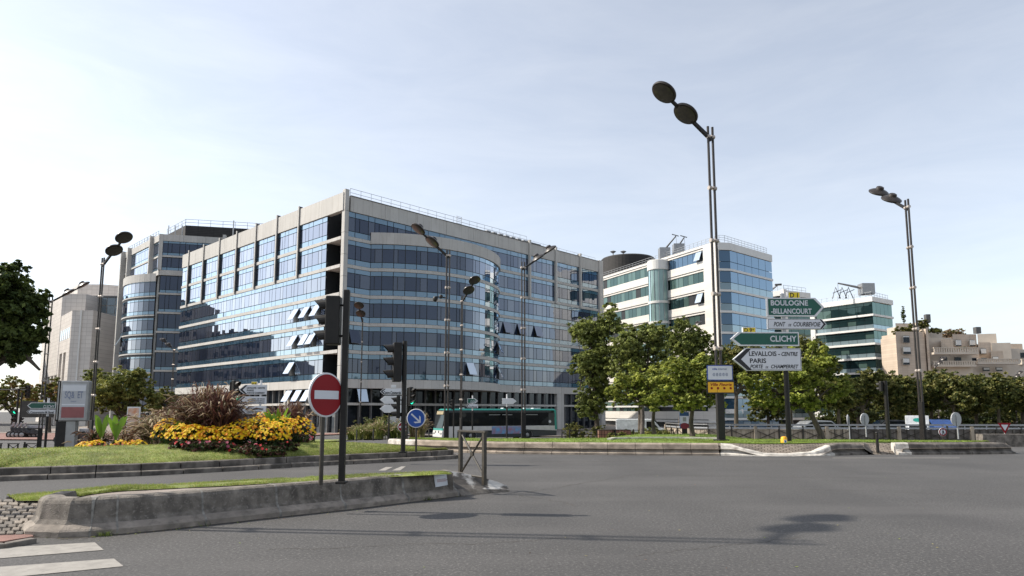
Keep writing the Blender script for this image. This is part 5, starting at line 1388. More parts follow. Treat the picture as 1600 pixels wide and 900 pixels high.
# dark back panel beside it
rt = thing('sign_panel', 'dark rear face of a large sign panel behind the green Clichy sign', 'sign', at(58, 652.5, 37), 0)
m = MB(); m.box((0, 0, .45), (1.75, .06, .88), 'tube_metal'); m.build('panel', rt); m = MB(); m.tube([(.5, .1, -2.2), (.5, .1, .8)], .05, 'black_metal', 8); m.build('post', rt)
rt = thing('street_name_plate', 'small dark name plate on the post right of the billboard', 'sign', at(129, 641, 39), 0)
m = MB(); m.box((0, 0, 0), (.42, .03, .17), 'black_metal'); m.build('plate', rt); m = MB(); m.box((0, -.018, 0), (.34, .004, .03), 'sign_back'); m.build('printed_line', rt)

# ---------------------------------------------- billboard
def billboard():
    Y = 27; B = at(104, 706, Y); root = thing('billboard', 'grey lit-box billboard on a steel pedestal behind the lawn', 'billboard', (B.x, B.y, -.1), rad(10))
    Z = lambda py: at(108, py, Y).z+.1; z0, z1 = Z(658), Z(595)
    m = MB(); m.box((-.05, .1, z0/2), (.62, .30, z0), 'steel'); m.box((-.22, -.06, z0/2), (.28, .02, z0-.02), 'black_metal'); m.build('pedestal', root)
    m = MB()
    def rb(x0, x1, y0, y1, m_): m.box(((x0+x1)/2, (y0+y1)/2, (z0+z1)/2), (x1-x0, y1-y0, z1-z0), m_)
    rb(-.33, .68, -.14, .18, 'steel'); m.build('case', root, bevel=.04)
    m = MB(); rb(-.50, -.345, -.02, .30, 'black_metal'); m.box((-.42, .12, (z0+z1)/2), (.05, .36, z1-z0-.1), 'steel'); m.build('rear_case', root, bevel=.02)
    zc0, zc1 = z0+.12, z1-.12
    m = MB(); m.box((.17, -.143, (zc0+zc1)/2), (.86, .004, zc1-zc0), 'poster_grey'); m.box((.17, -.147, zc0+.22), (.82, .003, .42), 'poster_red'); m.box((.17, -.1465, zc0+.52), (.82, .003, .05), 'sign_white'); m.box((.17, -.1465, zc1-.17), (.82, .003, .22), 'sign_white'); m.build('poster', root)
    lettering([('SQ&  ET', .17, zc0+.78, .26, .66, 'C', 0, 'grey_text', -.148), ('PARIS', .17, zc0+.62, .05, .2, 'C', 0, 'grey_text', -.148)], parent=root)
billboard()
rt = thing('advert_panel', 'white poster panel half hidden between the flower clumps', 'advert', at(205.5, 700, 25.5), 0)
m = MB(); m.box((0, 0, 1.02), (.47, .06, .98), 'sign_edge'); m.box((0, -.033, 1.02), (.40, .005, .88), 'poster_mix'); m.build('panel', rt); m = MB(); m.box((0, 0, .27), (.12, .05, .54), 'steel'); m.build('foot', rt)

# ---------------------------------------------- X barriers
def xbarrier(a, b, zb, h, label, group=None, r=.028, m_='brown_metal', top=None):
    a = Vector((a[0], a[1], zb)); b = Vector((b[0], b[1], zb)); root = thing('cross_barrier', label, 'barrier', a, math.atan2(b.y-a.y, b.x-a.x), group); L = (b-a).length
    m = MB()
    for x in (0, L): m.box((x, 0, h/2), (r*2.2, r*2.0, h), m_)
    m.build('post', root)if False else None
    for x in (0, L): q = MB(); q.box((x, 0, h/2), (r*2.2, r*2.0, h), m_); q.build('post', root, bevel=.005)
    q = MB(); q.box((L/2, 0, h-.012), (L+r*4.2, r*2.4, .045), m_); q.build('top_rail', root, bevel=.006)
    q = MB(); q.tube([(0, 0, .16), (L, 0, h-.05)], r*.6, m_, 6); q.tube([(0, .004, h-.05), (L, .004, .16)], r*.6, m_, 6); q.tube([(0, 0, .15), (L, 0, .15)], r*.6, m_, 6); q.lathe([(.05, -.02), (.05, .02)], m_, 12, (L/2, 0, h/2+.06), Matrix(((1, 0, 0), (0, 0, 1), (0, 1, 0)))); q.build('cross_brace', root)
    return root
a, b = at(719.5, 740, 14.6), at(756.5, 750, 13.9)
xbarrier((a.x, a.y), (b.x, b.y), .18, at(738, 673, 14.3).z-.18, 'bronze cross barrier standing on the nose of the near island', r=.036)
for k, (x0, x1) in enumerate(((-15, 0.5), (12.5, 27), (40.5, 57.5))):
    a, b = at(x0, 707, 36), at(x1, 707, 36)
    xbarrier((a.x, a.y), (b.x, b.y), gz(a.x, 36), .60, ['low cross barrier cut by the left edge of the picture', 'low cross barrier second from the left edge', 'low cross barrier just left of the lamp post'][k], 'low cross barriers on the left pavement', m_='black_metal')
def bollard(px, pyb, Y, h, label, group='black bollards', r=.05, z=None, m_='black_metal'):
    B = at(px, pyb, Y); zb = gz(B.x, B.y) if z is None else z
    m = MB(); m.lathe([(r*1.15, 0), (r, .05), (r, h*.86), (r*.75, h*.88), (r*1.1, h*.93), (r*.8, h*.98), (r*.2, h)], m_, 12); o = m.build('bollard', loc=(B.x, B.y, zb), smooth=True)
    tag(o, label, 'bollard', group); return o
bollard(1372, 710, 26.6, .78, 'dark bollard standing at the cobbled gap in the far kerb', r=.055, z=.08)
bollard(37, 709, 34, .62, 'bollard between the two leftmost cross barriers', z=gz(-24, 34))
bollard(123, 707, 33, .62, 'bollard right of the billboard pedestal', z=-.55)
for px, lab in ((557, 'short post left of the pair before the tall grasses'), (583, 'short post before the tall grasses'), (670, 'bollard in front of the bus bumper'), (472, 'thin post right of the flower bed'), (491, 'thin post behind the no-entry sign'), (878, 'bollard behind the rear of the bus')):
    bollard(px, 694, 44, .72 if px > 500 else 1.1, lab, r=.045)
bollard(85.5, 708, 34, 2.35, 'slim dark post left of the billboard', group=None, r=.05, z=-.5)
m = MB(); B = at(1226, 708, 27.1); m.lathe([(.19, 0), (.19, .04), (.13, .07), (.115, .34), (.10, .37), (.04, .39)], 'bollard_yellow', 16)
rt = thing('marker_bollard', 'small yellow marker bollard on the cobbles under the direction signs', 'bollard', (B.x, B.y, .27))
m.build('body', rt, smooth=True); m = MB(); m.box((0, -.125, .2), (.11, .01, .13), 'sign_white'); m.box((0, -.132, .2), (.05, .006, .08), 'sign_blue'); m.build('emblem', rt)

# ---------------------------------------------- underpass parapet with railing
def parapet():
    root = thing('parapet_wall', 'long low underpass parapet with crossed railings behind the far lawn', 'wall', (25, 46, -.4))
    OO = root.location; base = -.45
    P = [Vector(p) for p in ((11.9, 53, 0), (12.0, 50, 0), (12.6, 48.0, 0), (14.0, 46.9, 0), (16.5, 46.5, 0), (22, 46.1, 0), (28, 45.7, 0), (34, 45.3, 0), (42, 44.9, 0), (52, 44.4, 0))]
    P = resample(P, 1.55)
    wl = MB(); rl = MB()
    for i, (a, b) in enumerate(zip(P, P[1:])):
        d = (b-a).normalized(); n = Vector((d.y, -d.x, 0)); L = (b-a).length
        m_ = 'wall_plank' if a.x < 22.5 else 'wall_grey'
        wl.fbox(a, d, n, 0, L, base, .42, -.2, 0, m_)
        if m_ == 'wall_plank':
            for k in range(5): wl.fbox(a, d, n, k*L/5+.02, (k+1)*L/5-.02, base, .40, 0, .03, m_)
        rl.fbox(a, d, n, -.05, .05, base, .66, .04, .12, 'brown_metal' if i % 3 else 'kerb_stone')
        if i % 3 == 0: rl.fbox(a, d, n, -.1, .1, base, .62, .0, .16, 'wall_plank')
        p0, p1 = a+n*.08, b+n*.08; z = lambda v, h: Vector((v.x, v.y, h))
        rl.tube([z(p0, -.3), z(p1, .36)], .024, 'brown_metal', 4, False); rl.tube([z(p0, .36), z(p1, -.3)], .024, 'brown_metal', 4, False)
        rl.fbox(a, d, n, 0, L, .46, .56, .03, .12, 'rail_metal'); rl.fbox(a, d, n, 0, L, .70, .78, -.05, .12, 'steel')
        if a.x > 21:
            for k in (1, 2): rl.fbox(a, d, n, k*L/3-.02, k*L/3+.02, base, .46, .05, .09, 'brown_metal')
    wl.build('wall', root, origin=OO); rl.build('railing', root, origin=OO)
    m = MB()
    back = [p+Vector((0, 5.6, 0)) for p in P if p.x > 14]
    for a, b in zip(back, back[1:]):
        d = (b-a).normalized(); n = Vector((d.y, -d.x, 0)); m.fbox(a, d, n, 0, (b-a).length, .55, .66, 0, .06, 'rail_metal'); m.fbox(a, d, n, 0, .06, -.6, .6, 0, .06, 'rail_metal')
    m.build('rear_rail', root, origin=OO)
parapet()

# ================================================================== VEHICLES
def wheel(root, x, y, r, w_=.28, rim='steel', z=None):
    Mx = Matrix(((1, 0, 0), (0, 0, 1), (0, 1, 0))); z = r if z is None else z
    m = MB(); m.lathe([(r*.6, -w_/2), (r*.95, -w_/2), (r, -w_/2+.04), (r, w_/2-.04), (r*.95, w_/2), (r*.6, w_/2)], 'rubber', 24, (x, y, z), Mx); wh = m.build('wheel', root, smooth=True)
    m = MB(); m.lathe([(r*.2, -w_/2-.03), (r*.35, -w_/2-.01), (r*.58, -w_/2+.02), (r*.6, w_/2), (r*.2, w_/2+.02)], rim, 18, (x, y, z), Mx); m.build('rim', wh)
def bus():
    C_ = at(693, 690, 63.5); az = 63; rz = rad(90-az); d = azv(az); n = Vector((-d.y, d.x, 0))   # n = away side
    O = Vector((C_.x, C_.y, 0))+n*1.25; L = 12.1
    root = thing('city_bus', 'white and teal single-deck city bus passing in front of the glass block', 'bus', (O.x, O.y, -1.13), rz)
    def arch(x, r=.56, z=.30): return [(x-r, z)]+[(x-r*math.cos(t), z+.17+r*math.sin(t)*.95) for t in [PI*k/10 for k in range(0, 11)]]+[(x+r, z)]
    A = [(0.12, .32)]+arch(2.75)+arch(8.75)+[(L-.05, .38), (L, 1.36), (.0, 1.36), (-.06, .9)]
    m = MB(); m.ext([(x, -1.25, z) for x, z in A], (0, 2.5, 0), 'bus_white'); m.build('lower_body', root, bevel=.03)
    A2 = [(1.35, .30)]+arch(2.75)+arch(8.75)+[(L-.05, .36), (L-.03, .86), (1.35, .86)]
    m = MB(); m.ext([(x, -1.262, z) for x, z in A2], (0, .02, 0), 'bus_dark'); m.build('side_skirt', root)
    for x in (2.75, 8.75):
        m = MB(); m.box((x, 0, .75), (1.05, 2.3, .8), 'rubber'); m.build('wheel_housing', root)
        for y in (-1.1, 1.1): wheel(root, x, y, .47)
    # upper body frame
    m = MB(); m.hexa([(.02, -1.2, 1.36), (.02, 1.2, 1.36), (L-.1, 1.2, 1.36), (L-.1, -1.2, 1.36), (.34, -1.17, 2.86), (.34, 1.17, 2.86), (L-.16, 1.17, 2.86), (L-.16, -1.17, 2.86)], 'bus_inside'); m.build('cabin', root)
    m = MB(); m.hexa([(.35, -1.22, 2.84), (.35, 1.22, 2.84), (L-.05, 1.22, 2.84), (L-.05, -1.22, 2.84), (.55, -1.1, 2.99), (.55, 1.1, 2.99), (L-.2, 1.1, 2.99), (L-.2, -1.1, 2.99)], 'bus_teal'); m.build('roof', root, bevel=.03)
    m = MB(); m.hexa([(-.03, -1.24, .98), (-.03, -1.0, 1.05), (.12, -1.15, 1.37), (.5, -1.27, 1.37), (.3, -1.24, 2.86), (.3, -1.05, 2.86), (.42, -1.1, 2.9), (.5, -1.26, 2.86)], 'bus_teal'); m.hexa([(L-.22, -1.26, .95), (L+.02, -1.26, .95), (L+.02, 1.26, .95), (L-.22, 1.26, .95), (L-.3, -1.24, 2.86), (L-.06, -1.24, 2.86), (L-.06, 1.24, 2.86), (L-.3, 1.24, 2.86)], 'bus_teal'); m.build('corner_pillar', root)
    # side glass
    xs_ = [.55, 1.75, 3.05, 4.5, 5.9, 7.2, 8.5, 10.0, 11.2]
    for a, b in zip(xs_, xs_[1:]):
        m = MB(); m.box(((a+b)/2, -1.235, 2.0), (b-a-.05, .02, 1.26), 'bus_glass'); g = m.build('side_window', root)
        if a in (4.5, 5.9, 8.5): m = MB(); m.box(((a+b)/2, -1.25, 2.42), (b-a-.2, .01, .05), 'sign_back'); m.build('sliding_rail', g)
    m = MB(); m.box((5.9, -1.238, 2.74), (11.0, .02, .2), 'bus_dark'); m.box((11.5, -1.236, 1.95), (.7, .022, 1.3), 'bus_dark'); m.build('side_trim', root)
    for a in (2.0, 4.3, 7.2): 
        for y in (-.7, .3): m = MB(); m.tube([(a, y, 1.4), (a, y, 2.75)], .02, 'sign_yellow', 5); m.build('grab_pole', root)
    m = MB(); m.hexa([(-.10, -1.1, 1.20), (-.10, 1.1, 1.20), (.0, 1.1, 1.20), (.0, -1.1, 1.2), (.22, -1.07, 2.82), (.22, 1.07, 2.82), (.32, 1.07, 2.82), (.32, -1.07, 2.82)], 'bus_glass'); m.build('windscreen', root)
    m = MB(); m.hexa([(.06, -.85, 2.46), (.06, .8, 2.46), (.2, .8, 2.46), (.2, -.85, 2.46), (.13, -.85, 2.76), (.13, .8, 2.76), (.3, .8, 2.76), (.3, -.85, 2.76)], 'amber_display'); m.build('destination_display', root)
    m = MB(); m.hexa([(-.10, -1.24, .98), (-.10, 1.24, .98), (.05, 1.24, .98), (.05, -1.24, .98), (-.07, -1.24, 1.2), (-.07, 1.24, 1.2), (.1, 1.24, 1.2), (.1, -1.24, 1.2)], 'bus_teal'); m.hexa([(-.18, -1.2, .36), (-.18, 1.2, .36), (.2, 1.24, .36), (.2, -1.24, .36), (-.12, -1.22, .98), (-.12, 1.22, .98), (.2, 1.25, .98), (.2, -1.25, .98)], 'bus_white'); m.build('front_bumper', root, bevel=.04)
    for y in (-.9, .9): m = MB(); m.box((-.17, y, .72), (.06, .42, .14), 'sign_back'); m.build('headlight', root, bevel=.02)
    for y in (-.35, .45): m = MB(); m.box((-.17, y, .85), (.04, .05, .2), 'rubber'); m.build('wiper', root)
    m = MB(); m.box((6.55, -1.268, .97), (3.3, .012, .72), 'ad_blue'); m.build('advert', root)
    m = MB(); m.box((.95, -1.272, .9), (.05, .01, .05), 'rubber'); m.lathe([(.14, 0), (.14, .01)], 'sign_white', 16, (11.3, -1.25, 1.75), Matrix(((1, 0, 0), (0, 0, -1), (0, 1, 0)))); m.build('round_badge', root)
    for x, s in ((2.2, .3), (9.1, .7), (10.2, .8), (6.5, .15)): m = MB(); m.box((x, -.3, 3.04), (s, .6, .10), 'sign_white'); m.build('roof_vent', root, bevel=.03)
    m = MB(); m.box((L+.02, -1.0, 1.2), (.03, .25, .35), 'sign_red'); m.build('tail_light', root)
bus()
def car(px, py, Y, rz, paint_, label, kind='car', z=None, cat='car', L=4.2, H=1.45):
    p = at(px, py, Y); root = thing('parked_'+kind, label, cat, (p.x, p.y, gz(p.x, p.y) if z is None else z), rz)
    if kind == 'car': prof = [(-L/2, .35), (-L/2, .8), (-L*.42, .88), (-L*.25, H*.96), (-L*.05, H), (L*.18, H*.97), (L*.32, .92), (L*.47, .78), (L/2, .6), (L/2, .35)]
    else: prof = [(-L/2, .4), (-L/2, H*.97), (-L*.46, H), (L*.2, H), (L*.34, H*.58), (L*.48, H*.46), (L/2, H*.3), (L/2, .4)]
    W_ = .88
    m = MB(); m.ext([(x, -W_, zz) for x, zz in prof], (0, 2*W_, 0), paint_); m.build('body', root, bevel=.07)
    m = MB()
    if kind == 'car': 
        for y in (-W_-.01, W_-.0): m.ext([(x, y, zz) for x, zz in ((-L*.36, .9), (-L*.24, H*.9), (L*.16, H*.91), (L*.28, .93))], (0, .012, 0), 'bus_glass')
        m.hexa([(L*.20, -.7, H*.93), (L*.20, .7, H*.93), (L*.335, .78, .95), (L*.335, -.78, .95), (L*.21, -.7, H*.96), (L*.21, .7, H*.96), (L*.345, .78, .97), (L*.345, -.78, .97)], 'bus_glass')
    else:
        for y in (-W_-.01, W_): m.ext([(x, y, zz) for x, zz in ((L*.08, H*.55), (L*.08, H*.88), (L*.19, H*.88), (L*.30, H*.58))], (0, .012, 0), 'bus_glass')
        m.hexa([(L*.22, -.75, H*.95), (L*.22, .75, H*.95), (L*.335, .8, H*.62), (L*.335, -.8, H*.62), (L*.235, -.75, H*.97), (L*.235, .75, H*.97), (L*.35, .8, H*.64), (L*.35, -.8, H*.64)], 'bus_glass')
    m.build('windows', root)
    for x in (-L*.30, L*.31):
        for y in (-W_+.1, W_-.1): wheel(root, x, y, .32, .2)
    for y in (-.6, .6): m = MB(); m.box((L/2, y, .68), (.05, .3, .14), 'sign_white'); m.build('headlight', root)
    return root
car(1004, 676, 72, rad(-12), 'van_white', 'white delivery van parked behind the tree trunks', 'van', cat='van', L=5.4, H=2.1)
car(1278, 672, 56, rad(4), 'car_grey', 'grey car seen over the parapet behind the leaning tree', z=-.55)
car(1463, 672, 60, rad(80), 'car_blue', 'dark blue car right of the small white truck', z=-.5)
car(1392, 672, 64, rad(178), 'moto', 'dark parked car under the clipped trees', z=-.6)
def truck():
    p = at(1434, 675, 54); root = thing('box_truck', 'small white box truck facing us behind the far right lamp post', 'truck', (p.x, p.y, -.62), rad(-119), scale=.72)
    m = MB(); m.box((-.9, 0, 1.5), (3.6, 2.2, 2.3), 'van_white'); m.build('cargo_box', root, bevel=.04)
    m = MB(); m.ext([(.95, -.95, .3), (2.5, -.95, .3), (2.5, -.95, .95), (1.8, -.95, 1.75), (.95, -.95, 1.8)], (0, 1.9, 0), 'van_white'); m.build('cab', root, bevel=.05)
    m = MB(); m.hexa([(2.42, -.85, 1.05), (2.42, .85, 1.05), (1.86, .8, 1.68), (1.86, -.8, 1.68), (2.46, -.85, 1.08), (2.46, .85, 1.08), (1.9, .8, 1.72), (1.9, -.8, 1.72)], 'bus_glass'); m.build('windscreen', root)
    m = MB(); m.lathe([(.3, 0), (.3, .01), (.18, .012)], 'bus_teal', 20, (.91, 0, 2.2), Matrix(((0, 0, 1), (1.3, 0, 0), (0, .7, 0)))); m.build('round_emblem', root)
    for x in (-1.8, 1.7):
        for y in (-.85, .85): wheel(root, x, y, .33, .22)
truck()
def motorbike():
    root = thing('motorcycle', 'x', 'motorcycle', (0, 0, 0), 0, 'motorcycles parked along the left pavement')
    for x in (-.65, .65): wheel(root, x, 0, .30, .14, 'steel')
    m = MB(); m.ext([(-.75, -.14, .62), (-.2, -.16, .78), (.1, -.16, .62), (.35, -.15, .9), (.62, -.12, .95), (.55, -.12, .5), (.1, -.15, .28), (-.5, -.15, .32)], (0, .3, 0), 'moto'); m.build('body', root, bevel=.05)
    m = MB(); m.box((-.35, 0, .82), (.75, .28, .1), 'rubber', ry=.1); m.build('seat', root, bevel=.03)
    m = MB(); m.ext([(.48, -.18, .95), (.62, -.18, .95), (.42, -.14, 1.38), (.38, -.14, 1.36)], (0, .34, 0), 'moto_pale'); m.build('windshield', root)
    m = MB(); m.tube([(.42, -.38, 1.02), (.5, 0, 1.0), (.42, .38, 1.02)], .025, 'black_metal', 6); m.tube([(.66, 0, .3), (.48, 0, 1.0)], .04, 'steel', 6); m.build('fork', root)
    m = MB(); m.box((-.85, 0, .95), (.34, .36, .28), 'moto_pale'); m.build('top_case', root, bevel=.04)
    return root
mk = motorbike(); lab = ['first motorcycle of the left row, beside the green traffic light', 'second motorcycle of the left row', 'third motorcycle of the left row', 'fourth motorcycle, partly hidden by the lamp post', 'motorcycle left of the lamp post behind the billboard', 'motorcycle seen right under the billboard', 'motorcycle just right of the billboard pedestal', 'motorcycle nearest the planted bed at left']
for k, px in enumerate((29, 35, 41, 48, 108, 113, 119, 125)):
    o = mk if k == 0 else copy_tree(mk); p = at(px, 672, 62 if k < 4 else 50); o.location = (p.x, p.y, -.75 if k < 4 else -.7); o.rotation_euler = (0, 0, rad(200+R.uniform(-15, 15))); o['label'] = lab[k]
# ------------------------------------------------------------------ info panel, planters, low fence near the far trees
rt = thing('information_panel', 'tall navy, white and maroon information panel under the lawn trees', 'panel', at(1070, 683, 41), 0)
m = MB(); m.box((0, 0, .3), (.3, .1, .6), 'black_metal'); m.build('foot', rt)
m = MB(); m.box((0, 0, 1.0), (.54, .08, .95), 'panel_navy'); m.box((0, -.045, 1.02), (.52, .01, .45), 'sign_white'); m.lathe([(.26, 0), (.26, .012)], 'panel_maroon', 20, (0, -.045, .66), Matrix(((1, 0, 0), (0, 0, -1), (0, .7, 0)))); m.box((0, -.052, 1.05), (.2, .004, .25), 'steel'); m.build('panel', rt)
lettering([('PLAN', 0, 1.36, .06, .25, 'C', 0, 'sign_white', -.045)], parent=rt) if False else None
for px, w_, lab_ in ((948, 1.4, 'left wooden planter box beside the shrubs'), (970, 1.5, 'right wooden planter box before the white van')):
    p = at(px, 676, 55); m = MB()
    for k in range(6): m.box((p.x-w_/2+(k+.5)*w_/6, p.y, gz(p.x, p.y)+.4), (w_/6-.03, .8, .8), 'wood_box')
    for k in range(6): pass
    c = thing('planter_box', lab_, 'planter', (p.x, p.y, gz(p.x, p.y))); m.build('box', c, origin=c.location); m = MB(); m.box((0, 0, .82), (w_-.1, .7, .05), 'soil'); m.build('soil', c)
def rail_fence(pxs, Y, h, label):
    a = at(pxs[0], 680, Y); b = at(pxs[-1], 680, Y); root = thing('low_fence', label, 'fence', (a.x, a.y, gz(a.x, a.y)))
    for px in pxs: 
        p = at(px, 680, Y); m = MB(); m.tube([(p.x-a.x, 0, 0), (p.x-a.x, 0, h)], .04, 'black_metal', 6); m.build('post', root)
    m = MB(); m.tube([(0, 0, h*.9), (b.x-a.x, 0, h*.9)], .02, 'black_metal', 5); m.tube([(0, 0, h*.5), (b.x-a.x, 0, h*.5)], .015, 'black_metal', 5); m.build('rail', root)
rail_fence([890, 933, 962, 990, 1020, 1052], 48, .75, 'thin dark rail fence along the path under the trees')

# ================================================================== PLANTS
def leafcloud(name, centers, radii, n, size, mats_, parent=None, origin=(0, 0, 0), seed=0, flat=.4, squash=1, per=26, droop=0, weights=None, name_kind=None):
    """leaf-sized faces in clumps through the volume of several ellipsoid lobes (world coords)"""
    rg = np.random.default_rng(seed); C_ = np.array(centers, float); Rr = np.array(radii, float)
    if Rr.ndim == 1: Rr = np.stack([Rr, Rr, Rr*squash], 1)
    vol = Rr.prod(1)**(2/3); nc = max(8, n//per)
    k = rg.choice(len(C_), nc, p=vol/vol.sum())
    dirs = rg.normal(size=(nc, 3)); dirs /= np.linalg.norm(dirs, axis=1)[:, None]
    rad_ = rg.random(nc)**.38*(1+.10*rg.normal(size=nc))
    cc = C_[k]+dirs*rad_[:, None]*Rr[k]
    cr = (Rr[k].mean(1)*rg.uniform(.11, .24, nc))
    ci = np.repeat(np.arange(nc), per); N = len(ci)
    off = rg.normal(size=(N, 3)); off[:, 2] *= .6
    p = cc[ci]+off*cr[ci][:, None]*.62
    nrm = rg.normal(size=(N, 3))*(1-flat)+dirs[ci]*.35; nrm[:, 2] += flat*1.2; nrm /= np.linalg.norm(nrm, axis=1)[:, None]
    t = rg.normal(size=(N, 3)); t[:, 2] -= droop; t -= nrm*(t*nrm).sum(1)[:, None]; t /= np.linalg.norm(t, axis=1)[:, None]; b = np.cross(nrm, t)
    s = size*rg.uniform(.6, 1.3, N)[:, None]
    V = np.stack([p-t*s*.5, p+b*s*.32+nrm*s*.08, p+t*s*.6, p-b*s*.32+nrm*s*.08], 1).reshape(-1, 3)-np.array(origin)
    me = bpy.data.meshes.new(name); me.vertices.add(4*N); me.vertices.foreach_set('co', V.ravel().astype('f'))
    me.loops.add(4*N); me.loops.foreach_set('vertex_index', np.arange(4*N, dtype='i')); me.polygons.add(N)
    me.polygons.foreach_set('loop_start', np.arange(0, 4*N, 4, dtype='i'))
    for m_ in mats_: me.materials.append(M[m_])
    base = rg.choice(len(mats_), nc, p=weights) ; mi = np.where(rg.random(N) < .7, base[ci], rg.choice(len(mats_), N, p=weights))
    me.polygons.foreach_set('material_index', mi.astype('i')); me.update(calc_edges=True); me.validate()
    o = bpy.data.objects.new(name, me); C.objects.link(o)
    if parent is not None: o.parent = parent
    return o, cc
def tree(px, pyb, Y, zb, lobes, label, kinds, leaf=.18, n=14000, tr=.16, seed=0, group=None, lean=None, bark='bark', name='tree', squash=1, flat=.4, depth=1.0, fork_py=None, weights=(.38, .40, .22), droop=0):
    B = at(px, pyb, Y); zb = gz(B.x, B.y) if zb is None else zb
    root = thing(name, label, 'tree', (B.x, B.y, zb), 0, group); rr = random.Random(seed+5); base = Vector((B.x, B.y, zb))
    cs, rs = [], []
    for (lx, ly, lr) in lobes:
        q = at(lx, ly, Y); r = lr*Y/1074; c0 = Vector((q.x, q.y+rr.uniform(-.5, .5)*r*depth, q.z)); cs.append(tuple(c0)); rs.append(r*.62)
        for _ in range(7):
            dv = Vector((rr.gauss(0, 1), rr.gauss(0, 1), rr.gauss(0, 1)*.9+.1)).normalized()*r*rr.uniform(.55, .72); cs.append(tuple(c0+dv)); rs.append(r*rr.uniform(.32, .48))
    o, cc = leafcloud('crown', cs, rs, int(n*1.35), leaf, list(kinds), root, tuple(base), seed, flat=flat, squash=squash, weights=weights, droop=droop)
    top = Vector(cs[0]); fk = base.lerp(top, .55) if fork_py is None else at(px, fork_py, Y); 
    if lean: fk = at(lean[0], lean[1], Y)
    m = MB(); mid = base.lerp(fk, .5)+Vector((rr.uniform(-.08, .08), 0, 0))
    m.tube([base-Vector((0, 0, .1)), base+Vector((0, 0, .15)), mid, fk], [tr*1.6, tr*1.1, tr*.95, tr*.8], bark, 10); m.v = m.v
    m.build('trunk', root, origin=base, smooth=True)
    L = MB()
    for c in cs[::8]: L.tube([fk, fk.lerp(Vector(c), .5)+Vector((0, 0, .15)), Vector(c)], [tr*.6, tr*.4, tr*.15], bark, 6)
    for k in range(16):
        c = Vector(cc[rr.randrange(len(cc))]); s = fk.lerp(Vector(cs[rr.randrange(len(cs))]), rr.uniform(.2, .7)); L.tube([s, s.lerp(c, .5)+Vector((0, 0, .1)), c], [tr*.3, tr*.2, tr*.06], bark, 5)
    L.build('limbs', root, origin=base, smooth=True)
    return root
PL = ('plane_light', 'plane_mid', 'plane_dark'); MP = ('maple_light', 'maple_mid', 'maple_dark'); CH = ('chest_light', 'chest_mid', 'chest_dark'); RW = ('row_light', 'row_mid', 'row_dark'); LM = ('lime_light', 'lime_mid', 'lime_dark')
# tall trees before the two blocks
tree(935, 678, 60, None, [(925, 520, 40), (905, 515, 26), (950, 505, 30), (925, 580, 40), (945, 560, 34), (905, 570, 22), (925, 630, 32), (950, 610, 26)], 'tall dark green tree hiding the right end of the glass block', PL, .22, 26000, .22, 1)
tree(1000, 672, 57, None, [(1000, 530, 40), (975, 545, 32), (1020, 520, 28), (1000, 580, 36), (965, 575, 26), (1025, 560, 30), (985, 612, 28), (1015, 612, 26)], 'broad green tree in front of the white block, left of its glass cylinder', PL, .21, 24000, .2, 2)
tree(1060, 672, 62, None, [(1070, 530, 36), (1050, 545, 30), (1095, 540, 30), (1070, 575, 40), (1105, 580, 30), (1120, 560, 24), (1055, 612, 28), (1095, 612, 26)], 'green tree before the right half of the white block', PL, .21, 24000, .2, 3)
tree(1150, 672, 64, None, [(1150, 560, 34), (1175, 560, 30), (1130, 580, 28), (1170, 590, 32), (1200, 575, 26)], 'dark tree behind the direction signs, left of the green offices', RW, .22, 16000, .2, 4)
tree(1235, 672, 66, None, [(1235, 555, 34), (1265, 545, 30), (1210, 570, 30), (1240, 590, 36), (1285, 575, 30)], 'dark tree directly behind the direction sign mast', RW, .22, 18000, .2, 5)
# pale maples on the lawn
tree(1082, 684, 33.5, .42, [(1085, 590, 38), (1060, 585, 34), (1110, 595, 30), (1040, 605, 26), (1085, 620, 30), (1120, 615, 22), (1060, 615, 28), (1095, 570, 20), (1030, 622, 22), (1115, 628, 20), (1070, 632, 20)], 'light green maple on the lawn just left of the tallest lamp', MP, .13, 24000, .115, 11, squash=.72, flat=.55, fork_py=640)
tree(1022, 677, 37, .42, [(1000, 590, 30), (975, 600, 26), (1025, 590, 28), (1010, 612, 28), (985, 618, 22), (955, 608, 16), (1035, 612, 22), (990, 572, 16), (965, 622, 16), (1020, 626, 20), (1000, 630, 16)], 'light green maple on the lawn, second from the tallest lamp', MP, .13, 18000, .10, 12, squash=.62, flat=.6, fork_py=640)
tree(1003, 676, 44, None, [(1003, 600, 24), (985, 595, 20), (1020, 600, 20)], 'slim grey trunked tree behind the lawn maples', LM, .16, 7000, .14, 13, bark='bark_grey', fork_py=620)
tree(1283, 682, 33.5, .40, [(1250, 585, 36), (1220, 590, 32), (1280, 580, 34), (1200, 610, 26), (1305, 600, 26), (1250, 615, 32), (1225, 560, 24), (1275, 555, 24), (1300, 570, 20), (1180, 600, 20), (1165, 590, 16), (1190, 628, 20), (1225, 632, 22), (1260, 632, 20), (1300, 622, 20), (1205, 575, 20)], 'light green maple with a leaning trunk behind the direction signs', MP, .13, 30000, .13, 14, squash=.75, flat=.55, lean=(1264, 640))
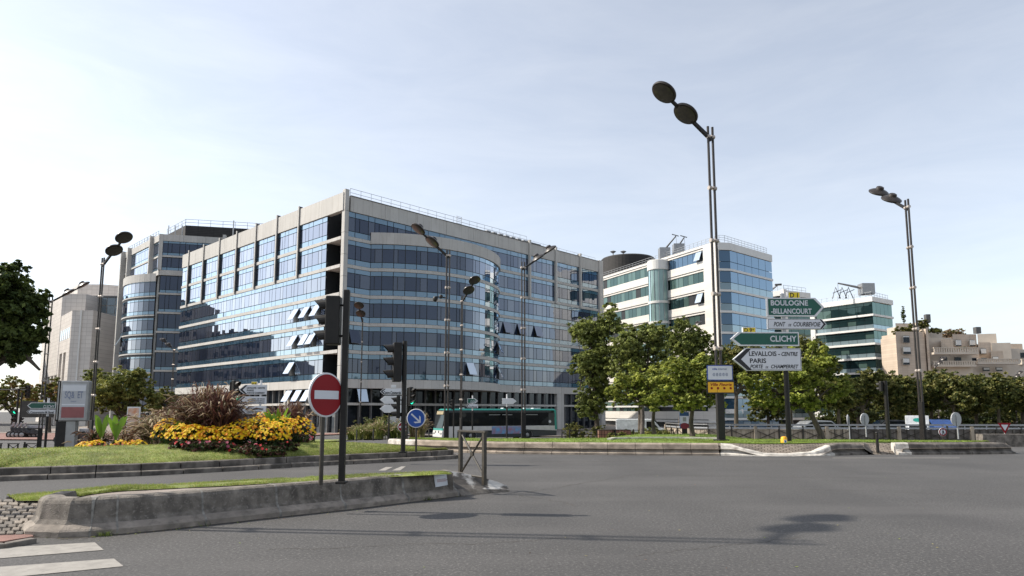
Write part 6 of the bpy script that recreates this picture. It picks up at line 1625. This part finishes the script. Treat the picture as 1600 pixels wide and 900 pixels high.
# clipped trees along the far road
rowx = [(1310, 62, 595, 34), (1348, 66, 588, 36), (1385, 70, 590, 34), (1420, 66, 596, 32), (1455, 70, 596, 34), (1490, 66, 594, 36), (1525, 70, 600, 34), (1560, 66, 598, 36), (1597, 70, 594, 36), (1635, 66, 596, 36)]
tl = ['clipped dark tree touching the light maple on its right', 'second clipped dark tree right of the maple', 'clipped dark tree behind the black post on the lawn', 'clipped dark tree left of the far right lamp post', 'clipped tree behind the right lamp post', 'clipped tree under the planted roof terraces', 'clipped tree above the round sign at right', 'clipped tree above the give-way sign', 'clipped tree cut by the right edge of the picture', 'clipped tree just outside the right edge']
for k, (x, Y, yc, r_p) in enumerate(rowx):
    tree(x, 676, Y, None, [(x, yc+11, r_p-5), (x-20, yc+16, 22), (x+20, yc+14, 22), (x+4, yc+26, 26), (x-14, yc+32, 20)], tl[k], RW, .23, 13000, .17, 30+k, 'clipped trees along the far road', weights=(.30, .40, .30), fork_py=640)
tl2 = ['shaded rear tree behind the box truck', 'shaded rear tree behind the round signs', 'shaded rear tree behind the direction signs', 'shaded rear tree left of the give-way sign', 'shaded rear tree at the right edge']
for k, x in enumerate((1420, 1340, 1200, 1500, 1585)):
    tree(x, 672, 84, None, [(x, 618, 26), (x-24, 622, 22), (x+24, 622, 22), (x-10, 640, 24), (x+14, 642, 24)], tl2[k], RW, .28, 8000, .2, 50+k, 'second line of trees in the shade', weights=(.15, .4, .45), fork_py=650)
# reflected trees outside the frame on the right
for k, (X, Y) in enumerate(((66, 62), (76, 76), (92, 96), (78, 66), (86, 88), (54, 54))):
    px = 800+X/Y*1074; tree(px, 680, Y, None, [(px, 560, 60), (px-40, 580, 44), (px+40, 580, 44), (px, 610, 50)], ['leafy tree just beyond the right edge, nearest the far road', 'leafy tree beyond the right edge, second along the road', 'leafy tree beyond the right edge, farthest from the road', 'leafy tree well to the right of the view', 'outermost leafy tree right of the view', 'leafy tree closest to the right end of the parapet'][k], LM, .35, 7000, .22, 70+k, 'trees beyond the right edge')
# left side
tree(-45, 700, 30, -.1, [(-20, 480, 70), (10, 450, 44), (20, 500, 48), (-10, 540, 50), (35, 530, 34), (5, 430, 30), (50, 480, 24), (-60, 500, 80), (30, 560, 16), (56, 505, 20), (58, 470, 20), (64, 520, 15), (68, 488, 14), (40, 445, 16), (35, 420, 14)], 'big dark horse chestnut tree overhanging the left edge', CH, .20, 42000, .2, 15, name='chestnut_tree', flat=.5, droop=.5, weights=(.3, .45, .25))
rt = [o for o in C.objects if o.name == 'chestnut_tree'][0]
m = MB(); m.tube([at(-40, 520, 30), at(0, 505, 30), at(25, 535, 30), at(46, 562, 30), at(62, 578, 30)], [.2, .16, .12, .09, .05], 'bark', 8); m.build('hanging_limb', rt, origin=rt.location, smooth=True)
tree(195, 668, 66, None, [(195, 600, 34), (170, 610, 28), (225, 612, 26), (195, 628, 34), (215, 590, 20), (160, 628, 22), (238, 625, 16)], 'rounded green tree in front of the rounded glass tower', LM, .22, 22000, .2, 16, fork_py=655)
tree(140, 668, 74, None, [(140, 600, 26), (120, 608, 24), (155, 615, 24), (110, 622, 22)], 'olive green tree behind the billboard', LM, .24, 12000, .2, 17, fork_py=655)
tree(78, 668, 95, None, [(80, 612, 22), (60, 618, 20), (96, 622, 20), (45, 628, 20)], 'rust tinged tree behind the far left traffic light', ('rust_light', 'lime_mid', 'lime_light'), .3, 9000, .2, 18, fork_py=650)
tree(20, 668, 105, None, [(20, 612, 28), (0, 618, 26), (38, 625, 20), (-20, 610, 30)], 'yellowing tree at the far left behind the chestnut', ('lime_light', 'lime_mid', 'rust_light'), .32, 9000, .2, 19, fork_py=650)
tree(262, 664, 85, None, [(262, 622, 20), (245, 630, 18), (280, 632, 18), (262, 640, 20)], 'small dark tree right of the rounded green tree', RW, .26, 8000, .15, 20, fork_py=650)
# dark hedge behind the clipped trees
for k, px in enumerate((1300, 1345, 1390, 1435, 1480, 1525, 1570, 1612)):
    p = at(px, 660, 92); root = thing('hedge', ['tall dark hedge behind the leaning maple', 'tall dark hedge behind the round signs', 'tall dark hedge left of the box truck', 'tall dark hedge right behind the box truck', 'tall dark hedge right of the lamp at the lawn end', 'tall dark hedge left of the give-way sign', 'tall dark hedge behind the give-way sign', 'tall dark hedge at the right edge'][k], 'hedge', (p.x, p.y, -1.65), 0, 'dark hedge in the shade of the clipped trees')
    leafcloud('foliage', [(p.x-1.5, p.y, 0), (p.x+1.5, p.y, 0), (p.x, p.y, 1.2)], [(2.6, 1.2, 1.9), (2.6, 1.2, 1.9), (2.6, 1.2, 1.6)], 3600, .34, ['row_mid', 'row_dark', 'hedge_leaf'], root, (p.x, p.y, -1.65), 400+k)
    m = MB(); m.tube([(0, 0, 0), (0, 0, 2)], .12, 'bark', 6); m.build('stems', root)
# shrubs
def shrub(px, py, Y, rx, h, label, kinds, n=3500, leaf=.12, seed=0, group=None, z=None):
    p = at(px, py, Y); zb = gz(p.x, p.y) if z is None else z; root = thing('shrub', label, 'shrub', (p.x, p.y, zb), 0, group); rr = random.Random(seed)
    cs = [(p.x+rr.uniform(-.6, .6)*rx, p.y+rr.uniform(-.3, .3), zb+h*rr.uniform(.3, .6)) for _ in range(5)]; rs = [(rx*.5, .5, h*.42)]*5
    leafcloud('foliage', cs, rs, n, leaf, list(kinds), root, (p.x, p.y, zb), seed); m = MB()
    for k in range(4): m.tube([(0, 0, 0), (rr.uniform(-.5, .5)*rx, 0, h*.6)], [.03, .01], 'bark', 5)
    m.build('stems', root)
for a in ((895, 680, 56, 1.5, 1.5, 'dark shrub beside the rear of the bus', RW), (925, 680, 58, 1.3, 1.3, 'dark shrub at the foot of the tall tree', RW), (1035, 678, 52, 2.0, .9, 'low hedge shrub behind the lawn maples', LM), (995, 679, 56, 1.8, .9, 'low hedge shrub left of the white van', LM), (1095, 679, 52, 1.2, .9, 'low shrub near the curved railing end', RW), (965, 681, 53, 1.0, .6, 'small shrub between the planter boxes', LM), (585, 668, 60, 2.2, 2.6, 'rounded dark bush against the glass block entrance', RW)):
    shrub(*a, seed=int(a[0]))

# ---------------------------------------------- ornamental grasses and flowers
def grass_clump(px, Y, zb, h, spread, n, label, mats_, seed, plume=0, name='ornamental_grass', wd=.024, group='purple fountain grasses in the flower bed'):
    if name == 'ornamental_grass' and Y < 30: Y += 1.6 if px > 225 else 0; q_ = at(px, 700, Y); zb = lawnB_at(q_.x, q_.y)-.03
    p = at(px, 700, Y); rr = random.Random(seed); root = thing(name, label, 'ornamental grass', (p.x, p.y, zb), 0, group)
    m = MB(); pm = MB()
    for k in range(n):
        a = rr.uniform(0, 2*PI); out_ = spread*rr.random()**.6; hh = h*rr.uniform(.55, 1.05)*(1-.35*(out_/spread)**2); seg = 6; wdt = wd*rr.uniform(.6, 1.3); mt = rr.choice(mats_)
        bx, by = rr.gauss(0, .12)*spread, rr.gauss(0, .12)*spread; ca, sa = math.cos(a), math.sin(a); arch = rr.uniform(.2, .85)
        L = []; pr = None
        for j in range(seg+1):
            t = j/seg; r_o = out_*(t**1.6)*1.15; z = hh*(t*(1+arch)-arch*1.25*t**3); wj = wdt*(1-t)**.6+.002
            c = (bx+ca*r_o, by+sa*r_o, max(0, z)); L.append((c, wj))
        for (c0, w0), (c1, w1) in zip(L, L[1:]):
            m.face([(c0[0]-sa*w0, c0[1]+ca*w0, c0[2]), (c0[0]+sa*w0, c0[1]-ca*w0, c0[2]), (c1[0]+sa*w1, c1[1]-ca*w1, c1[2]), (c1[0]-sa*w1, c1[1]+ca*w1, c1[2])], mt)
        if plume and rr.random() < plume:
            c0 = Vector(L[-2][0]); c1 = Vector(L[-1][0])+Vector((ca*.05, sa*.05, .02)); pm.tube([c0+Vector((0, 0, .02)), c0.lerp(c1, .5)+Vector((0, 0, .05)), c1+Vector((ca*.03, sa*.03, -.02))], [.012, .024, .006], rr.choice(['grass_straw', 'grass_brown']), 5, False)
    m.build('blades', root, fix=False)
    if pm.v: pm.build('plumes', root, fix=False)
GP = ['grass_purple', 'grass_purple', 'grass_brown', 'hedge_leaf', 'grass_straw', 'grass_purple']
grass_clump(322, 20.5, .50, 2.15, 1.25, 1200, 'largest purple fountain grass in the middle of the bed', GP, 1, .04)
grass_clump(346, 20.2, .50, 1.9, 1.1, 700, 'purple fountain grass on the right side of the main clump', ['grass_purple', 'grass_purple', 'grass_brown'], 2, .08)
grass_clump(300, 20.6, .50, 1.8, 1.1, 560, 'purple fountain grass on the left side of the main clump', GP, 3, .06)
grass_clump(248, 23.2, .55, 1.6, 1.15, 620, 'straw coloured fountain grass left of the main clump', ['grass_straw', 'grass_brown', 'grass_straw', 'reed'], 4, .35)
grass_clump(232, 23.5, .50, 1.0, .7, 240, 'shorter straw coloured grass by the poster panel', ['grass_straw', 'grass_brown', 'reed'], 5, .35)
grass_clump(440, 22.4, .50, 1.85, .95, 420, 'sparse purple grass behind the yellow flowers at the right of the bed', ['grass_purple', 'grass_brown'], 6, .1)
grass_clump(462, 22.6, .48, 1.65, .7, 260, 'thin purple grass at the right end of the bed', ['grass_purple', 'grass_brown'], 7, .12)
grass_clump(150, 24.0, .50, .95, .8, 260, 'brownish grass in the left flower clump', ['grass_brown', 'fig_dark', 'grass_purple'], 8, .15)
grass_clump(195, 24.2, .50, .85, .6, 180, 'brownish grass right of the left banana plant', ['grass_brown', 'grass_straw', 'fig_dark'], 9, .2)
def banana(px, Y, zb, h, n, label, seed, wd=.10):
    p = at(px, 700, Y); rr = random.Random(seed); root = thing('banana_plant', label, 'banana plant', (p.x, p.y, zb), 0, 'broad-leaved plants in the flower bed')
    for k in range(n):
        a = rr.uniform(0, 2*PI) if k > 1 else rr.choice([PI*.97, .05]); out_ = rr.uniform(.12, .42)*h*.8; hh = h*rr.uniform(.7, 1.0); ca, sa = math.cos(a), math.sin(a); m = MB(); L = []
        for j in range(9):
            t = j/8; w_ = (.015 if t < .3 else wd*math.sin(PI*min(1, (t-.28)/.74))**.7+.006); c = Vector((ca*out_*t**1.4, sa*out_*t**1.4, hh*(t-.12*t**4))); L.append((c, w_))
        fx, fy = -.45*sa-.7*ca*0+.55, .45*ca
        fx, fy = (math.cos(a+1.2), math.sin(a+1.2)) if abs(math.cos(a+1.2)) > .4 else (1, 0)
        for (c0, w0), (c1, w1) in zip(L, L[1:]):
            for s in (-1, 1):
                m.face([tuple(c0), (c0.x+fx*w0*s, c0.y+fy*w0*s, c0.z+w0*.25), (c1.x+fx*w1*s, c1.y+fy*w1*s, c1.z+w1*.25), tuple(c1)], 'banana')
        m.build('leaf', root, fix=False)
banana(158, 23.6, .48, 1.25, 6, 'banana plant in the left flower clump', 1, .085); banana(180, 23.6, .48, 1.20, 6, 'second banana plant right beside the left one', 5, .085)
banana(287, 21.4, .5, 1.15, 4, 'banana leaf showing left of the big purple grass', 8, .16)
banana(432, 22.6, .48, 1.45, 18, 'bright green bladed plant at the right of the bed', 3, .05); banana(426, 22.4, .48, 1.25, 18, 'low bright green bladed plant beside the taller one', 12, .04)
def flower_mound(px, Y, w_, h, label, petals, seed, nfl=170, zb=None, leafm=('flower_leaf', 'fig_dark'), group='mounds of yellow flowers', cat='flowers', fr=.042, name='flower_bush'):
    if px > 225: Y += 2.0; w_ *= 1.1; h *= 1.12
    p = at(px, 705, Y); zb = lawnB_at(p.x, p.y)-.03 if zb is None else zb; root = thing(name, label, cat, (p.x, p.y, zb), 0, group); rr = random.Random(seed)
    leafcloud('leaves', [(p.x, p.y, zb+h*.25)], [(w_*.95, w_*.8, h*.62)], 1500, .075, list(leafm), root, (p.x, p.y, zb), seed)
    m = MB()
    for k in range(nfl):
        a = rr.uniform(0, 2*PI); b = math.acos(rr.uniform(.12, 1)); n_ = Vector((math.sin(b)*math.cos(a), math.sin(b)*math.sin(a), math.cos(b)))
        if n_.y > .55: continue
        c = Vector((n_.x*w_, n_.y*w_*.85, h*.28+n_.z*h*.74))*rr.uniform(.93, 1.1); ax = (n_+Vector((0, -.4, .5))+Vector((rr.gauss(0, .3), rr.gauss(0, .3), rr.gauss(0, .3)))).normalized(); u = ax.orthogonal().normalized(); v = ax.cross(u); pm_ = rr.choice(petals); r = fr*rr.uniform(.75, 1.25)
        for j in range(6):
            t = 2*PI*j/6; e = 2*PI/6*.42
            m.face([c, c+(u*math.cos(t-e)+v*math.sin(t-e))*r*.8+ax*.006, c+(u*math.cos(t)+v*math.sin(t))*r, c+(u*math.cos(t+e)+v*math.sin(t+e))*r*.8+ax*.006], pm_)
    m.build('blossoms', root, fix=False)
YL = ['petal_yellow', 'petal_yellow', 'petal_orange']
for k, (px, Y, w_, h, lab_) in enumerate(((262, 19.8, .46, .72, 'leftmost yellow flower mound of the main bed'), (282, 19.0, .40, .55, 'low yellow flower mound at the front left of the bed'), (303, 18.9, .38, .55, 'yellow flower mound just under the big purple grass'), (330, 19.0, .40, .5, 'yellow flower mound below the middle of the purple grass'), (358, 19.0, .40, .55, 'yellow flower mound right of the purple grass foot'), (378, 19.5, .48, .68, 'yellow flower mound in the centre of the bed'), (402, 19.4, .50, .75, 'tall yellow flower mound right of centre'), (425, 19.2, .48, .66, 'yellow flower mound in front of the bright green blades'), (440, 20.2, .48, .72, 'yellow flower mound near the right end of the bed'), (466, 21.5, .50, .72, 'rightmost yellow flower mound of the bed'), (412, 21.0, .5, .85, 'rear yellow flower mound before the direction sign post'), (136, 22.5, .38, .40, 'yellow flower mound at the left end of the left clump'), (152, 22.3, .30, .44, 'small yellow mound in front of the banana plant'), (186, 22.9, .34, .42, 'yellow flower mound left of the poster panel foot'), (212, 23.0, .38, .42, 'yellow flower mound right of the poster panel foot'))):
    flower_mound(px, Y, w_, h, lab_, YL, 100+k, 270 if k < 11 else 130)
for k, (px, Y, lab_) in enumerate(((285, 18.2, 'red flowers at the front left of the bed'), (306, 18.0, 'red flowers below the purple grass'), (346, 18.2, 'pale red flowers in the middle front of the bed'), (368, 18.2, 'pink and red flowers in front of the central yellow mound'), (408, 18.4, 'magenta flowers in front of the tall yellow mound'), (447, 19.3, 'red leaved flowers near the right end of the bed'), (470, 20.8, 'red flowers under the rightmost yellow mound'), (325, 18.2, 'dark leaved flowers between the red clumps'), (388, 18.3, 'dark leaved flowers right of the pink ones'), (428, 18.7, 'dark leaved flowers below the bright green blades'), (162, 21.6, 'red flowers in the left flower clump'), (143, 21.8, 'orange red flowers at the left end of the left clump'), (180, 21.8, 'second red flower clump left of the poster panel'), (198, 22.2, 'small red flower clump by the poster panel'))):
    flower_mound(px, Y, .34, .30, lab_, ['petal_red', 'petal_red', 'petal_pink'] if 'dark' not in lab_ else ['petal_pink'], 200+k, 10 if 'dark' not in lab_ else 3, leafm=('begonia_leaf', 'flower_leaf', 'flower_leaf'), group='low red flower clumps', fr=.045)
# tall garden grasses beyond the junction
for k, (px, Y, h, sp, ms, lab_) in enumerate(((560, 52, 1.3, .9, ['reed_pale', 'reed'], 'pale garden grass left of the slim traffic light'), (575, 53, 1.5, 1.0, ['reed_pale', 'reed'], 'pale garden grass behind the short posts'), (592, 52, 1.7, 1.0, ['reed', 'reed_pale'], 'green garden grass directly left of the slim traffic light'), (612, 52, 1.6, 1.0, ['reed', 'reed', 'hedge_leaf'], 'deep green garden grass right of the slim traffic light'), (628, 51, 1.7, 1.0, ['reed', 'hedge_leaf'], 'green garden grass behind the small no-entry sign'), (645, 51, 2.2, .8, ['grass_straw', 'grass_brown', 'reed'], 'tall pinkish plume grass behind the blue arrow sign'), (658, 52, 2.3, .8, ['reed_pale', 'grass_straw'], 'tall yellow plume grass next to the bus front'), (548, 54, 1.2, .8, ['reed', 'hedge_leaf'], 'low garden grass right of the near traffic light post'))):
    grass_clump(px, Y, gz(0, Y), h, sp, 260, lab_, ms, 40+k, .2, wd=.035, group='garden grasses beyond the junction')
# planted roof terraces
for k, (px, py, Y, rx, h, lab_) in enumerate(((1410, 517, 151.5, 3.0, 2.6, 'roof garden shrub at the left of the beige apartments'), (1424, 515, 152, 2.6, 2.8, 'roof garden shrub in the middle of the terrace'), (1443, 505, 158, 2.2, 2.6, 'round roof garden bush above the terrace'), (1459, 516, 160, 2.6, 1.4, 'dark clipped hedge on the apartment roof'), (1478, 549, 150, 1.6, 1.4, 'small bush on the curved balcony'), (1503, 546, 151, 2.8, .9, 'trailing plants on the curved balcony'), (1482, 521, 170, 3.0, 2.4, 'dry bush on the left of the far roof'), (1497, 521, 170, 3.0, 2.6, 'dry bush on the right of the far roof'))):
    shrub(px, py, Y, rx*.8, h, lab_, RW if k not in (6, 7) else ('grass_straw', 'grass_brown', 'lime_mid'), 2600, .3, 300+k, z=at(px, py, Y).z-.45*h)
p = at(1412, 500, 158); root = thing('cypress_tree', 'thin cypress on the roof terrace of the apartments', 'tree', (p.x, p.y, p.z-1)); leafcloud('crown', [(p.x, p.y, p.z+.8), (p.x, p.y, p.z+2.2)], [(.5, .5, 1.5), (.35, .35, 1.3)], 1200, .25, ['chest_mid', 'chest_dark'], root, (p.x, p.y, p.z-1), 5)
m = MB(); m.tube([(0, 0, 0), (0, 0, 2)], .1, 'bark', 6); m.build('trunk', root)
